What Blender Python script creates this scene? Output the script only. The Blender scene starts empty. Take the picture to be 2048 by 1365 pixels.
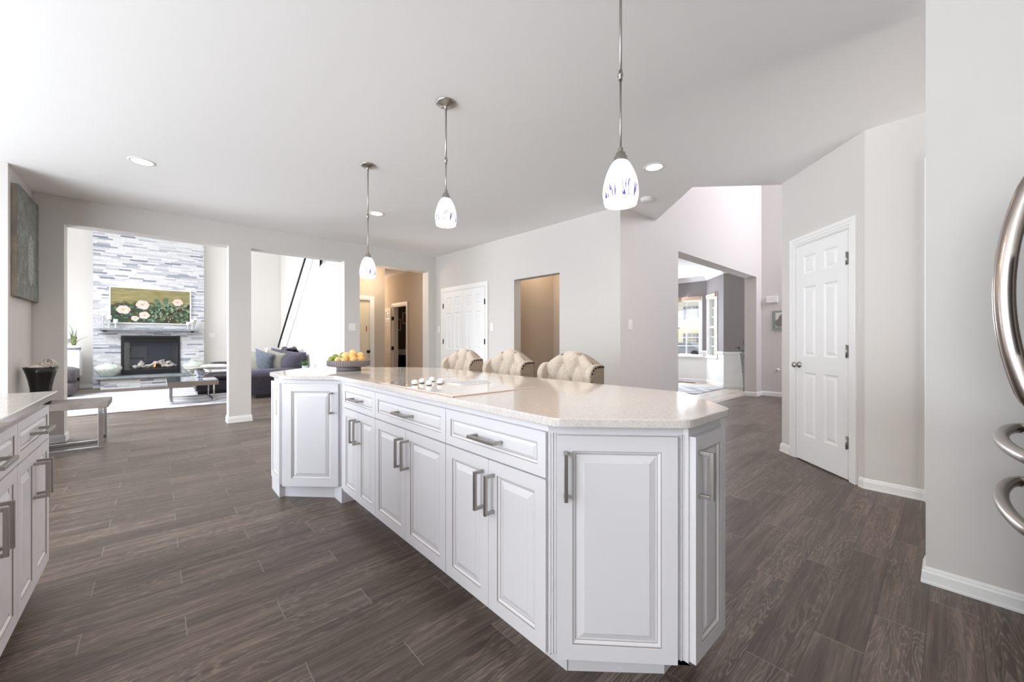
import bpy, bmesh, math, random
from mathutils import Vector, Matrix
random.seed(7)
PI = math.pi
sc = bpy.context.scene
C = sc.collection

# ------------------------------------------------------------------ camera
CH = 1.14
cam_d = bpy.data.cameras.new('camera'); cam = bpy.data.objects.new('camera', cam_d); C.objects.link(cam)
cam.location = (0, 0, CH)
cam.rotation_euler = (PI/2, 0, math.radians(48.05) - PI/2)
cam_d.sensor_width = 36; cam_d.lens = 788.0/2048*36
cam_d.clip_start = .02; cam_d.clip_end = 300
sc.camera = cam
# ------------------------------------------------------------------ colour management
sc.view_settings.view_transform = 'Standard'; sc.view_settings.look = 'None'
sc.view_settings.gamma = 1; sc.view_settings.use_curve_mapping = False
sc.view_settings.exposure = 0.0
cy = sc.cycles
cy.use_denoising = True
cy.max_bounces = 10; cy.diffuse_bounces = 6; cy.glossy_bounces = 4; cy.transmission_bounces = 6
cy.sample_clamp_indirect = 6; cy.caustics_reflective = False; cy.caustics_refractive = False
# ------------------------------------------------------------------ world
w = bpy.data.worlds.new('World'); sc.world = w; w.use_nodes = True
wnt = w.node_tree; wb = wnt.nodes['Background']; wb.inputs[1].default_value = 1.0
# overcast-bright sky above a sunlit pale terrace
wtc = wnt.nodes.new('ShaderNodeTexCoord'); wsx = wnt.nodes.new('ShaderNodeSeparateXYZ'); wcr = wnt.nodes.new('ShaderNodeValToRGB'); wma = wnt.nodes.new('ShaderNodeMath')
wma.operation = 'MULTIPLY_ADD'; wma.inputs[1].default_value = .5; wma.inputs[2].default_value = .5
wnt.links.new(wtc.outputs['Generated'], wsx.inputs[0]); wnt.links.new(wsx.outputs[2], wma.inputs[0]); wnt.links.new(wma.outputs[0], wcr.inputs[0]); wnt.links.new(wcr.outputs[0], wb.inputs[0])
wcr.color_ramp.elements[0].position = .44; wcr.color_ramp.elements[0].color = (.3, .3, .3, 1)
wcr.color_ramp.elements[1].position = .52; wcr.color_ramp.elements[1].color = (.42, .45, .5, 1)
# ------------------------------------------------------------------ daylight windows, added fills and lamps
def area(name, loc, target, sx, sy, power, col=(1, 1, 1), spread=180):
    l = bpy.data.lights.new(name, 'AREA'); l.shape = 'RECTANGLE'; l.size = sx; l.size_y = sy
    l.energy = power; l.color = col; l.spread = math.radians(spread)
    o = bpy.data.objects.new(name, l); C.objects.link(o); o.location = loc
    o.rotation_euler = (Vector(target)-Vector(loc)).to_track_quat('-Z', 'Y').to_euler()
    return o
COOL = (.84, .92, 1.0)
area('breakfast_window_light', (-3.95, 3.2, 1.0), (0, 3.4, 2.4), 4.2, 1.8, 278, COOL)
area('cabinet_fill_light', (-3.9, -.2, 1.6), (1.7, .7, 1.1), 2.4, 2.0, 155, (.90, .95, 1))  # added fill for the cabinet fronts and fridge wall, no window here
area('right_ceiling_fill_light', (2.2, -2.9, .9), (2.6, .6, 2.8), 3.0, 1.6, 62, (1, .96, .94), 130)  # added behind the camera, aimed up to brighten the right ceiling
area('living_window_light', (-3.2, 10.0, 3.0), (1.5, 9.8, 0), 4.0, 2.4, 180, (.88, .93, 1.0))
area('far_ceiling_fill_light', (-3.6, 11.5, .8), (2.2, 4.5, 2.77), 3.0, 1.5, 430, (.9, .95, 1))  # added fill aimed through the openings at the far kitchen ceiling
area('rug_fill_light', (-3.0, 10.6, 4.4), (0, 10.3, 0), 2.4, 2.4, 150, (.9, .94, 1), 110)  # extra fill pointing down to brighten the living room rug
area('foyer_window_light', (8.4, -2.0, 4.6), (6.3, 2.66, 4.6), 2.2, 1.6, 345, (.88, .89, 1))
area('dining_window_light', (10.9, 5.5, 1.6), (8, 3.6, 1.1), 1.6, 1.7, 130, COOL)
sun = bpy.data.lights.new('sun', 'SUN'); sun.energy = 10; sun.angle = .01; sun.color = (1, .97, .92)
sun_o = bpy.data.objects.new('sun', sun); C.objects.link(sun_o); sun_o.rotation_euler = Vector((.45, .12, -.88)).to_track_quat('-Z', 'Y').to_euler()
def point(name, loc, power, col, r=.05):
    l = bpy.data.lights.new(name, 'POINT'); l.energy = power; l.color = col; l.shadow_soft_size = r
    o = bpy.data.objects.new(name, l); C.objects.link(o); o.location = loc; return o
WARM = (1, .80, .60)
point('corridor_lamp', (3.95, 10.6, 2.35), 65, WARM, .1)
point('front_hall_lamp', (3.1, 7.3, 2.3), 15, WARM, .25)
point('pantry_hall_lamp', (4.75, 4.3, 2.5), 11, WARM, .08)
point('stairwell_fill', (2.68, 8.3, 3.7), 22, (.9, .93, 1), .1)  # added without a fixture to light the wall behind the balusters
point('powder_room_lamp', (5.3, 9.6, 2.1), 3, WARM, .08)

# ------------------------------------------------------------------ materials
def s2l(c):
    c = c/255
    return c/12.92 if c <= .04045 else ((c+.055)/1.055)**2.4
def rgb(*c): return tuple(s2l(x) for x in c) + (1,)
class NB:
    def __init__(s, m): s.nt = m.node_tree; s.n = s.nt.nodes; s.bsdf = s.n['Principled BSDF']
    def node(s, t, **kw):
        n = s.n.new(t)
        for k, v in kw.items(): setattr(n, k, v)
        return n
    def set(s, sock, v):
        if isinstance(v, bpy.types.NodeSocket): s.nt.links.new(v, sock)
        elif v is not None: sock.default_value = v
    def m(s, op, a, b=None, c=None):
        n = s.node('ShaderNodeMath', operation=op)
        for i, v in enumerate((a, b, c)):
            if v is not None: s.set(n.inputs[i], v)
        return n.outputs[0]
    def pos(s):
        if not hasattr(s, '_p'):
            n = s.node('ShaderNodeTexCoord'); x = s.node('ShaderNodeSeparateXYZ'); s.nt.links.new(n.outputs['Object'], x.inputs[0])
            s._p = (n.outputs['Object'], x.outputs[0], x.outputs[1], x.outputs[2])
        return s._p
    def comb(s, x, y, z=0.0):
        n = s.node('ShaderNodeCombineXYZ')
        for i, v in enumerate((x, y, z)): s.set(n.inputs[i], v)
        return n.outputs[0]
    def noise(s, vec, scale=5, detail=3, rough=.5, dist=0):
        n = s.node('ShaderNodeTexNoise'); s.set(n.inputs['Vector'], vec)
        n.inputs['Scale'].default_value = scale; n.inputs['Detail'].default_value = detail
        n.inputs['Roughness'].default_value = rough; n.inputs['Distortion'].default_value = dist
        return n.outputs['Fac']
    def white(s, vec):
        n = s.node('ShaderNodeTexWhiteNoise', noise_dimensions='3D'); s.set(n.inputs['Vector'], vec); return n.outputs['Value']
    def ramp(s, fac, stops, interp='LINEAR'):
        n = s.node('ShaderNodeValToRGB'); s.set(n.inputs[0], fac); cr = n.color_ramp; cr.interpolation = interp
        while len(cr.elements) < len(stops): cr.elements.new(.5)
        for e, (p, c) in zip(cr.elements, stops): e.position = p; e.color = c
        return n.outputs[0]
    def mix(s, f, a, b, blend='MIX'):
        n = s.node('ShaderNodeMix', data_type='RGBA', blend_type=blend)
        s.set(n.inputs[0], f); s.set(n.inputs[6], a); s.set(n.inputs[7], b); return n.outputs[2]
    def bump(s, h, strength=.2, dist=.01):
        n = s.node('ShaderNodeBump'); n.inputs['Strength'].default_value = strength; n.inputs['Distance'].default_value = dist
        s.set(n.inputs['Height'], h); s.nt.links.new(n.outputs[0], s.bsdf.inputs['Normal'])
    def color(s, v): s.set(s.bsdf.inputs['Base Color'], v)
def mat(name, c, rough=.5, metal=0, spec=.5, coat=0, trans=0, emis=None, estr=0, alpha=1, sheen=0):
    m = bpy.data.materials.new(name); m.use_nodes = True
    b = m.node_tree.nodes['Principled BSDF']
    b.inputs['Base Color'].default_value = rgb(*c); b.inputs['Roughness'].default_value = rough
    b.inputs['Metallic'].default_value = metal; b.inputs['Specular IOR Level'].default_value = spec
    b.inputs['Coat Weight'].default_value = coat; b.inputs['Transmission Weight'].default_value = trans
    b.inputs['Sheen Weight'].default_value = sheen
    if emis: b.inputs['Emission Color'].default_value = rgb(*emis); b.inputs['Emission Strength'].default_value = estr
    return m
def nmat(name, c, bump=(0, 1), var=None, **kw):
    """plain colour with a fine noise bump and optional second colour"""
    m = mat(name, c, **kw); b = NB(m); p = b.pos()[0]
    if var:
        vs, c2, lo, hi = var
        f = b.noise(p, vs, 4)
        b.color(b.ramp(f, [(lo, rgb(*c)), (hi, rgb(*c2))]))
    if bump[0]: b.bump(b.noise(p, bump[1], 3), bump[0], .004)
    return m

def mk_floor(name, row, ln, y0, x0, shift, dark, midc, light, swap=False):
    m = mat(name, midc, rough=.42, spec=.45); b = NB(m); P_, X, Y, Z = b.pos()
    if swap: X, Y = Y, X
    r = b.m('DIVIDE', b.m('SUBTRACT', Y, y0), row); ri = b.m('FLOOR', r); fy = b.m('SUBTRACT', r, ri)
    u = b.m('DIVIDE', b.m('SUBTRACT', b.m('ADD', X, b.m('MULTIPLY', ri, shift)), x0), ln); ui = b.m('FLOOR', u); fx = b.m('SUBTRACT', u, ui)
    rnd = b.white(b.comb(ri, ui, 3.1))
    off = b.m('MULTIPLY', rnd, 37.0)
    xx = b.m('ADD', X, off)
    g1 = b.noise(b.comb(b.m('MULTIPLY', xx, 1.6), b.m('MULTIPLY', Y, 30), off), 1.0, 6, .62, .6)
    # cathedral figure: contour lines of a stretched noise
    figf = b.noise(b.comb(b.m('MULTIPLY', xx, 1.35), b.m('MULTIPLY', Y, 13), off), 1.0, 3.0, .5, .45)
    sn = b.m('SINE', b.m('ADD', b.m('MULTIPLY', figf, 135.0), b.m('MULTIPLY', b.noise(P_, 70, 2), 2.0)))
    fig = b.m('POWER', b.m('ADD', b.m('MULTIPLY', sn, .5), .5), 4.0)
    patch = b.noise(b.comb(b.m('MULTIPLY', xx, 1.1), b.m('MULTIPLY', Y, 5), b.m('ADD', off, 9)), 1.0, 3)
    pm = b.ramp(patch, [(.38, (0, 0, 0, 1)), (.62, (1, 1, 1, 1))])
    base = b.ramp(g1, [(.25, rgb(*dark)), (.52, rgb(*midc)), (.8, rgb(*light))])
    base = b.mix(b.m('MULTIPLY', b.m('MULTIPLY', fig, pm), .42), base, rgb(*[min(255, int(v*1.28)) for v in light]))
    fine = b.noise(b.comb(b.m('MULTIPLY', xx, 6), b.m('MULTIPLY', Y, 210), off), 1.0, 3, .6)
    base = b.mix(.5, base, b.ramp(fine, [(.3, (.3, .3, .3, 1)), (.7, (.75, .75, .75, 1))]), 'OVERLAY')
    tone = b.m('ADD', b.m('MULTIPLY', b.white(b.comb(ui, ri, 8.7)), .34), .83)
    base = b.mix(1.0, base, b.comb(tone, tone, b.m('MULTIPLY', tone, 1.0)), 'MULTIPLY')
    gx = b.m('LESS_THAN', fx, .0035/ln); gy = b.m('LESS_THAN', fy, .0028/row)
    base = b.mix(b.m('MULTIPLY', gy, .8), base, rgb(58, 52, 49))
    base = b.mix(b.m('MULTIPLY', gx, .8), base, rgb(142, 136, 130))
    b.color(base)
    h = b.m('SUBTRACT', b.m('ADD', b.m('MULTIPLY', g1, .5), b.m('MULTIPLY', fine, .4)), b.m('MAXIMUM', gx, gy))
    b.bump(h, .25, .003)
    b.set(b.bsdf.inputs['Roughness'], b.m('ADD', b.m('MULTIPLY', g1, .25), .28))
    return m
def mk_stone(name, axis=0):
    m = mat(name, (220, 222, 228), rough=.75); b = NB(m); P, X, Y, Z = b.pos()
    H = X if axis == 0 else Y
    r = b.m('DIVIDE', Z, .038); ri = b.m('FLOOR', r); fr = b.m('SUBTRACT', r, ri)
    sh = b.m('MULTIPLY', b.white(b.comb(ri, 1.7, 0)), 1.3)
    ln = b.m('ADD', b.m('MULTIPLY', b.white(b.comb(ri, 5.7, 0)), .16), .2)
    u = b.m('DIVIDE', b.m('ADD', H, sh), ln); ui = b.m('FLOOR', u); fu = b.m('SUBTRACT', u, ui)
    rnd = b.white(b.comb(ri, ui, 2.2))
    c = b.ramp(rnd, [(0, rgb(224, 224, 224)), (.40, rgb(214, 214, 216)), (.60, rgb(202, 203, 207)), (.78, rgb(184, 187, 195)), (.9, rgb(156, 160, 172)), (.965, rgb(132, 137, 150))], 'CONSTANT')
    nz = b.noise(P, 22, 4, .6)
    c = b.mix(.25, c, b.ramp(nz, [(.3, (.45, .45, .47, 1)), (.7, (.9, .9, .9, 1))]), 'MULTIPLY')
    g = b.m('MAXIMUM', b.m('LESS_THAN', fr, .1), b.m('LESS_THAN', fu, .012))
    c = b.mix(b.m('MULTIPLY', g, .4), c, rgb(150, 152, 158))
    b.color(c)
    b.bump(b.m('ADD', b.m('MULTIPLY', b.white(b.comb(ui, ri, .4)), 1.0), b.m('MULTIPLY', nz, .3)), .7, .02)
    return m
def mk_quartz():
    m = mat('quartz', (224, 219, 214), rough=.09, spec=.55, coat=.25); b = NB(m); p = b.pos()[0]
    m.node_tree.nodes['Principled BSDF'].inputs['Coat Roughness'].default_value = .03
    v = b.node('ShaderNodeTexVoronoi'); v.inputs['Scale'].default_value = 460; b.set(v.inputs['Vector'], p)
    spots = b.m('LESS_THAN', v.outputs['Distance'], .38)
    sel = b.white(v.outputs['Color'])
    cc = b.ramp(sel, [(0, rgb(220, 214, 208)), (.4, rgb(204, 198, 194)), (.72, rgb(176, 172, 172)), (.9, rgb(132, 128, 132))], 'CONSTANT')
    base = b.ramp(b.noise(p, 60, 5, .7), [(.35, rgb(212, 205, 199)), (.65, rgb(224, 218, 213))])
    b.color(b.mix(spots, base, cc)); return m
def mk_fabric(name, c, c2, scale=260, bump=.35, rough=.9):
    m = mat(name, c, rough=rough, spec=.15, sheen=.15); b = NB(m); P, X, Y, Z = b.pos()
    h = b.m('ADD', X, Y)
    w1 = b.noise(b.comb(b.m('MULTIPLY', h, scale*.15), b.m('MULTIPLY', Z, scale), 0.0), 1, 2)
    w2 = b.noise(b.comb(b.m('MULTIPLY', h, scale), b.m('MULTIPLY', Z, scale*.15), 4.0), 1, 2)
    f = b.m('MULTIPLY', b.m('ADD', w1, w2), .5)
    b.color(b.ramp(f, [(.38, rgb(*c2)), (.6, rgb(*c))])); b.bump(f, bump, .002); return m
def mk_brushed(name, c, rough=.3, ax=2):
    m = mat(name, c, rough=rough, metal=1); b = NB(m); P, X, Y, Z = b.pos()
    s = [90, 90, 90]; s[ax] = 2
    f = b.noise(b.comb(b.m('MULTIPLY', X, s[0]), b.m('MULTIPLY', Y, s[1]), b.m('MULTIPLY', Z, s[2])), 2, 2)
    b.set(b.bsdf.inputs['Roughness'], b.m('ADD', b.m('MULTIPLY', f, .08), rough-.03)); return m

M = {}
M['wall'] = nmat('wall_paint', (214, 210, 206), bump=(.04, 350), rough=.85, spec=.2)
M['ceil'] = nmat('ceiling_paint', (246, 245, 244), bump=(.03, 300), rough=.9, spec=.1)
M['warmwall'] = nmat('hall_paint', (198, 186, 172), bump=(.04, 350), rough=.85, spec=.2)
M['livwall'] = nmat('living_paint', (226, 223, 218), bump=(.03, 300), rough=.85, spec=.2)
M['greywall'] = nmat('dining_paint', (150, 143, 144), bump=(.03, 300), rough=.85, spec=.2)
M['trim'] = nmat('trim_paint', (240, 239, 237), bump=(.015, 80), rough=.35, spec=.45)
M['doorp'] = nmat('door_paint', (238, 238, 238), bump=(.03, 120), rough=.4, spec=.4)
M['cab'] = nmat('cabinet_paint', (226, 224, 227), bump=(.012, 60), rough=.32, spec=.45)
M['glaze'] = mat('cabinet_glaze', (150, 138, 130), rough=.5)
M['quartz'] = mk_quartz()
M['floor'] = mk_floor('plank_tile', .1467, .915, .063, .387, .305, (58, 49, 43), (95, 82, 73), (132, 119, 108))
M['dinfloor'] = mk_floor('light_planks', .12, 1.3, 0, 0, .43, (158, 143, 132), (178, 164, 153), (194, 182, 172))
M['stone'] = mk_stone('ledger_stone', 0); M['stoneS'] = mk_stone('ledger_stone_side', 1)
M['slab'] = nmat('grey_slab', (128, 134, 138), bump=(.1, 40), var=(9, (146, 150, 154), .4, .6), rough=.45)
M['nickel'] = mk_brushed('brushed_nickel', (176, 172, 166), .32)
M['chrome'] = mat('chrome', (205, 205, 205), rough=.08, metal=1)
M['steel'] = mat('stainless_handle', (172, 162, 156), rough=.26, metal=1)
M['steeld'] = mk_brushed('stainless_door', (170, 168, 166), .3, 2)
M['darkmetal'] = mat('dark_bronze', (48, 38, 32), rough=.4, metal=.8)
M['black'] = nmat('black_metal', (14, 15, 20), bump=(.05, 90), rough=.35, spec=.5)
M['blackin'] = nmat('firebox_lining', (44, 46, 56), bump=(.3, 30), rough=.8)
def thin_glass():
    m = bpy.data.materials.new('clear_pane'); m.use_nodes = True; nt = m.node_tree; nt.nodes.clear()
    o = nt.nodes.new('ShaderNodeOutputMaterial'); mx = nt.nodes.new('ShaderNodeMixShader'); t = nt.nodes.new('ShaderNodeBsdfTransparent'); g = nt.nodes.new('ShaderNodeBsdfGlossy')
    mx.inputs[0].default_value = .045; g.inputs['Roughness'].default_value = .02; t.inputs[0].default_value = (.97, .98, .98, 1)
    nt.links.new(t.outputs[0], mx.inputs[1]); nt.links.new(g.outputs[0], mx.inputs[2]); nt.links.new(mx.outputs[0], o.inputs[0]); return m
M['glass'] = thin_glass()
M['log'] = nmat('ceramic_log', (226, 214, 202), bump=(.8, 30), var=(14, (150, 142, 140), .4, .62), rough=.9)
M['flame'] = mat('flame', (255, 120, 30), emis=(255, 110, 25), estr=5)
M['linen'] = mk_fabric('linen', (208, 196, 182), (184, 171, 156), 300, .3)
M['linen2'] = mk_fabric('linen_shell', (176, 160, 144), (150, 134, 118), 300, .3)
M['sofa'] = mk_fabric('sofa_fabric', (92, 88, 104), (70, 66, 78), 120, .4)
M['sofad'] = mk_fabric('charcoal_fabric', (78, 72, 76), (56, 52, 56), 120, .4)
M['armch'] = mk_fabric('taupe_grey_fabric', (92, 84, 84), (72, 66, 66), 120, .4)
M['beige'] = mk_fabric('beige_pillow', (158, 155, 144), (136, 133, 122), 90, .3)
M['bluep'] = mk_fabric('blue_pillow', (112, 119, 128), (88, 96, 106), 60, .4)
M['white'] = nmat('white_satin', (242, 242, 242), bump=(.01, 60), rough=.4)
M['whitecloth'] = mk_fabric('white_throw', (236, 234, 234), (214, 212, 214), 70, .5)
M['rug'] = None
M['wax'] = mat('wax', (246, 244, 238), rough=.5)
M['crystal'] = mat('crystal', (225, 228, 232), rough=.05, metal=.6)
M['bench'] = nmat('bench_top', (146, 138, 132), bump=(.15, 60), var=(12, (128, 121, 116), .35, .65), rough=.5)
M['bulb'] = mat('lamp_disc', (255, 250, 240), emis=(255, 244, 228), estr=7)
M['vasedark'] = nmat('dark_glazed_ceramic', (17, 14, 10), bump=(.1, 20), var=(7, (34, 36, 24), .5, .72), rough=.28, spec=.4, coat=.15)
M['celadon'] = nmat('crackle_ceramic', (186, 196, 188), bump=(.1, 60), var=(16, (212, 216, 208), .4, .6), rough=.25, coat=.4)
M['bowl'] = nmat('grey_wood_bowl', (128, 120, 122), bump=(.1, 70), rough=.55)
M['green'] = nmat('green_skin', (132, 146, 52), bump=(.1, 80), var=(18, (168, 174, 84), .45, .7), rough=.4)
M['yellow'] = nmat('yellow_skin', (228, 196, 130), bump=(.15, 90), var=(10, (214, 202, 120), .45, .7), rough=.42)
M['orange'] = nmat('orange_skin', (232, 178, 96), bump=(.15, 90), var=(10, (228, 192, 122), .4, .7), rough=.42)
M['leaf'] = nmat('leaf', (70, 120, 52), bump=(.1, 40), var=(14, (122, 158, 86), .45, .65), rough=.45)
M['sleaf'] = nmat('striped_leaf', (88, 118, 70), bump=(.1, 40), var=(24, (168, 178, 116), .45, .6), rough=.4)
M['twig'] = nmat('dry_twig', (206, 196, 184), bump=(.2, 60), rough=.8)
M['drybranch'] = nmat('dark_leaves', (70, 66, 58), bump=(.2, 60), rough=.8)
M['plastic'] = mat('white_plastic', (238, 236, 234), rough=.35)
M['cream'] = nmat('cream_door', (232, 222, 196), bump=(.01, 60), rough=.5)
M['brownp'] = mat('brass_brown', (112, 86, 62), rough=.35, metal=.6)
M['vanity'] = nmat('espresso_wood', (26, 18, 14), bump=(.1, 50), rough=.35)
M['powder'] = nmat('powder_room_paint', (112, 96, 82), bump=(.03, 300), rough=.8)
M['cooktop'] = nmat('white_ceramic_glass', (232, 226, 220), bump=(0, 1), rough=.04, spec=.6, coat=.5)
M['shadecloth'] = mat('tan_shade_cloth', (204, 172, 150), rough=.8)
M['pink'] = mat('bisque_edge', (206, 178, 160), rough=.3)
M['grass'] = nmat('lawn', (190, 186, 162), bump=(.3, 60), var=(3, (206, 202, 180), .4, .6), rough=.9)
M['siding'] = mat('siding', (238, 238, 240), rough=.8)
M['shutter'] = mat('shutter', (150, 154, 186), rough=.6)
M['hglass'] = mat('house_window_glass', (178, 184, 200), rough=.2)
M['roof'] = mat('shingle', (120, 116, 120), rough=.9)
M['car'] = mat('car_paint', (120, 124, 140), rough=.25, metal=.4)
M['asphalt'] = mat('asphalt', (176, 174, 174), rough=.9)
M['tealg'] = mat('frosted_green_glass', (172, 182, 176), rough=.25, trans=.3)
M['greyart'] = mat('art_grey', (128, 120, 116), rough=.6)
M['artw'] = mat('art_white', (220, 218, 212), rough=.6)
M['mirror'] = mat('mirror_glass', (235, 238, 240), rough=.03, metal=1)
M['mosaic'] = nmat('mosaic_silver', (178, 186, 184), bump=(.6, 90), var=(60, (116, 128, 126), .45, .55), rough=.25, metal=.4)
M['tablemir'] = mat('grey_mirror_top', (196, 200, 206), rough=.06, metal=.9)
M['taupe'] = nmat('taupe_lacquer', (136, 126, 116), bump=(.02, 60), rough=.3)
M['tray'] = nmat('antique_silver', (196, 190, 170), bump=(.1, 60), rough=.3, metal=.5)
M['urn'] = nmat('blue_white_urn', (176, 184, 214), bump=(.02, 60), var=(30, (228, 230, 240), .45, .55), rough=.2)
M['grille'] = mat('grey_slot', (206, 204, 204), rough=.4)
def mk_rug():
    m = mat('rug_pile', (232, 230, 232), rough=.95, spec=.05); b = NB(m); P, X, Y, Z = b.pos()
    tri = b.m('PINGPONG', b.m('MULTIPLY', X, 1.0), .6)
    d = b.m('ADD', b.m('MULTIPLY', Y, 1.0), b.m('MULTIPLY', tri, .9))
    wv = b.m('SINE', b.m('ADD', b.m('MULTIPLY', d, 12.5), b.m('MULTIPLY', b.noise(P, 1.3, 3), 4)))
    n = b.noise(P, 60, 3)
    f = b.m('ADD', b.m('MULTIPLY', wv, .25), b.m('MULTIPLY', n, .7))
    b.color(b.ramp(f, [(.3, rgb(176, 175, 180)), (.58, rgb(212, 211, 214))])); b.bump(n, .5, .01); return m
M['rug'] = mk_rug()
def mk_shade():
    m = mat('swirled_art_glass', (250, 248, 250), rough=.12, spec=.6, coat=.5); b = NB(m); P, X, Y, Z = b.pos()
    ang = b.m('ARCTAN2', Y, X)
    v = b.comb(b.m('MULTIPLY', b.m('COSINE', ang), 2.6), b.m('MULTIPLY', b.m('SINE', ang), 3.0), b.m('MULTIPLY', Z, 5))
    f = b.noise(v, 1.5, 2.2, .5, .9)
    line = b.ramp(b.m('ABSOLUTE', b.m('SUBTRACT', f, .5)), [(.022, (1, 1, 1, 1)), (.07, (0, 0, 0, 1))])
    zz = b.m('MULTIPLY', Z, -5.435)      # 0 at the neck, 1 at the rim
    low = b.ramp(b.m('ADD', zz, b.m('MULTIPLY', b.m('SUBTRACT', b.noise(v, .6, 2), .5), .8)), [(.40, (.10, .10, .10, 1)), (.68, (1, 1, 1, 1))])
    rim = b.m('LESS_THAN', zz, .9)
    k = b.m('MULTIPLY', b.m('MULTIPLY', line, low), rim)
    c = b.mix(k, rgb(255, 252, 250), rgb(58, 30, 165))
    b.color(c); b.set(b.bsdf.inputs['Emission Color'], c); b.bsdf.inputs['Emission Strength'].default_value = .8
    return m
M['shade'] = mk_shade()
def mk_canvas():
    m = mat('weathered_canvas', (140, 142, 136), rough=.85); b = NB(m); P, X, Y, Z = b.pos()
    n1 = b.noise(P, 9, 6, .7, 1.0); n2 = b.noise(P, 60, 4, .7)
    c = b.ramp(n1, [(.3, rgb(112, 110, 102)), (.5, rgb(128, 128, 122)), (.64, rgb(142, 152, 148)), (.8, rgb(178, 182, 184))])
    # a pale lozenge ornament
    dy = b.m('DIVIDE', b.m('ABSOLUTE', b.m('SUBTRACT', Y, .0)), .12); dz = b.m('DIVIDE', b.m('ABSOLUTE', b.m('ADD', Z, .12)), .26)
    lz = b.m('LESS_THAN', b.m('ADD', b.m('MULTIPLY', dy, dy), b.m('MULTIPLY', dz, dz)), 1.0)
    lace = b.m('GREATER_THAN', n2, .46)
    c = b.mix(b.m('MULTIPLY', b.m('MULTIPLY', lz, lace), .7), c, rgb(190, 190, 186))
    c = b.mix(b.m('MULTIPLY', b.m('GREATER_THAN', n2, .6), .5), c, rgb(98, 104, 102))
    b.color(c); b.bump(n2, .6, .005); return m
M['canvas'] = mk_canvas()
M['canvasside'] = nmat('canvas_side', (150, 138, 126), bump=(.2, 40), var=(6, (128, 120, 112), .4, .6), rough=.85)

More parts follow.
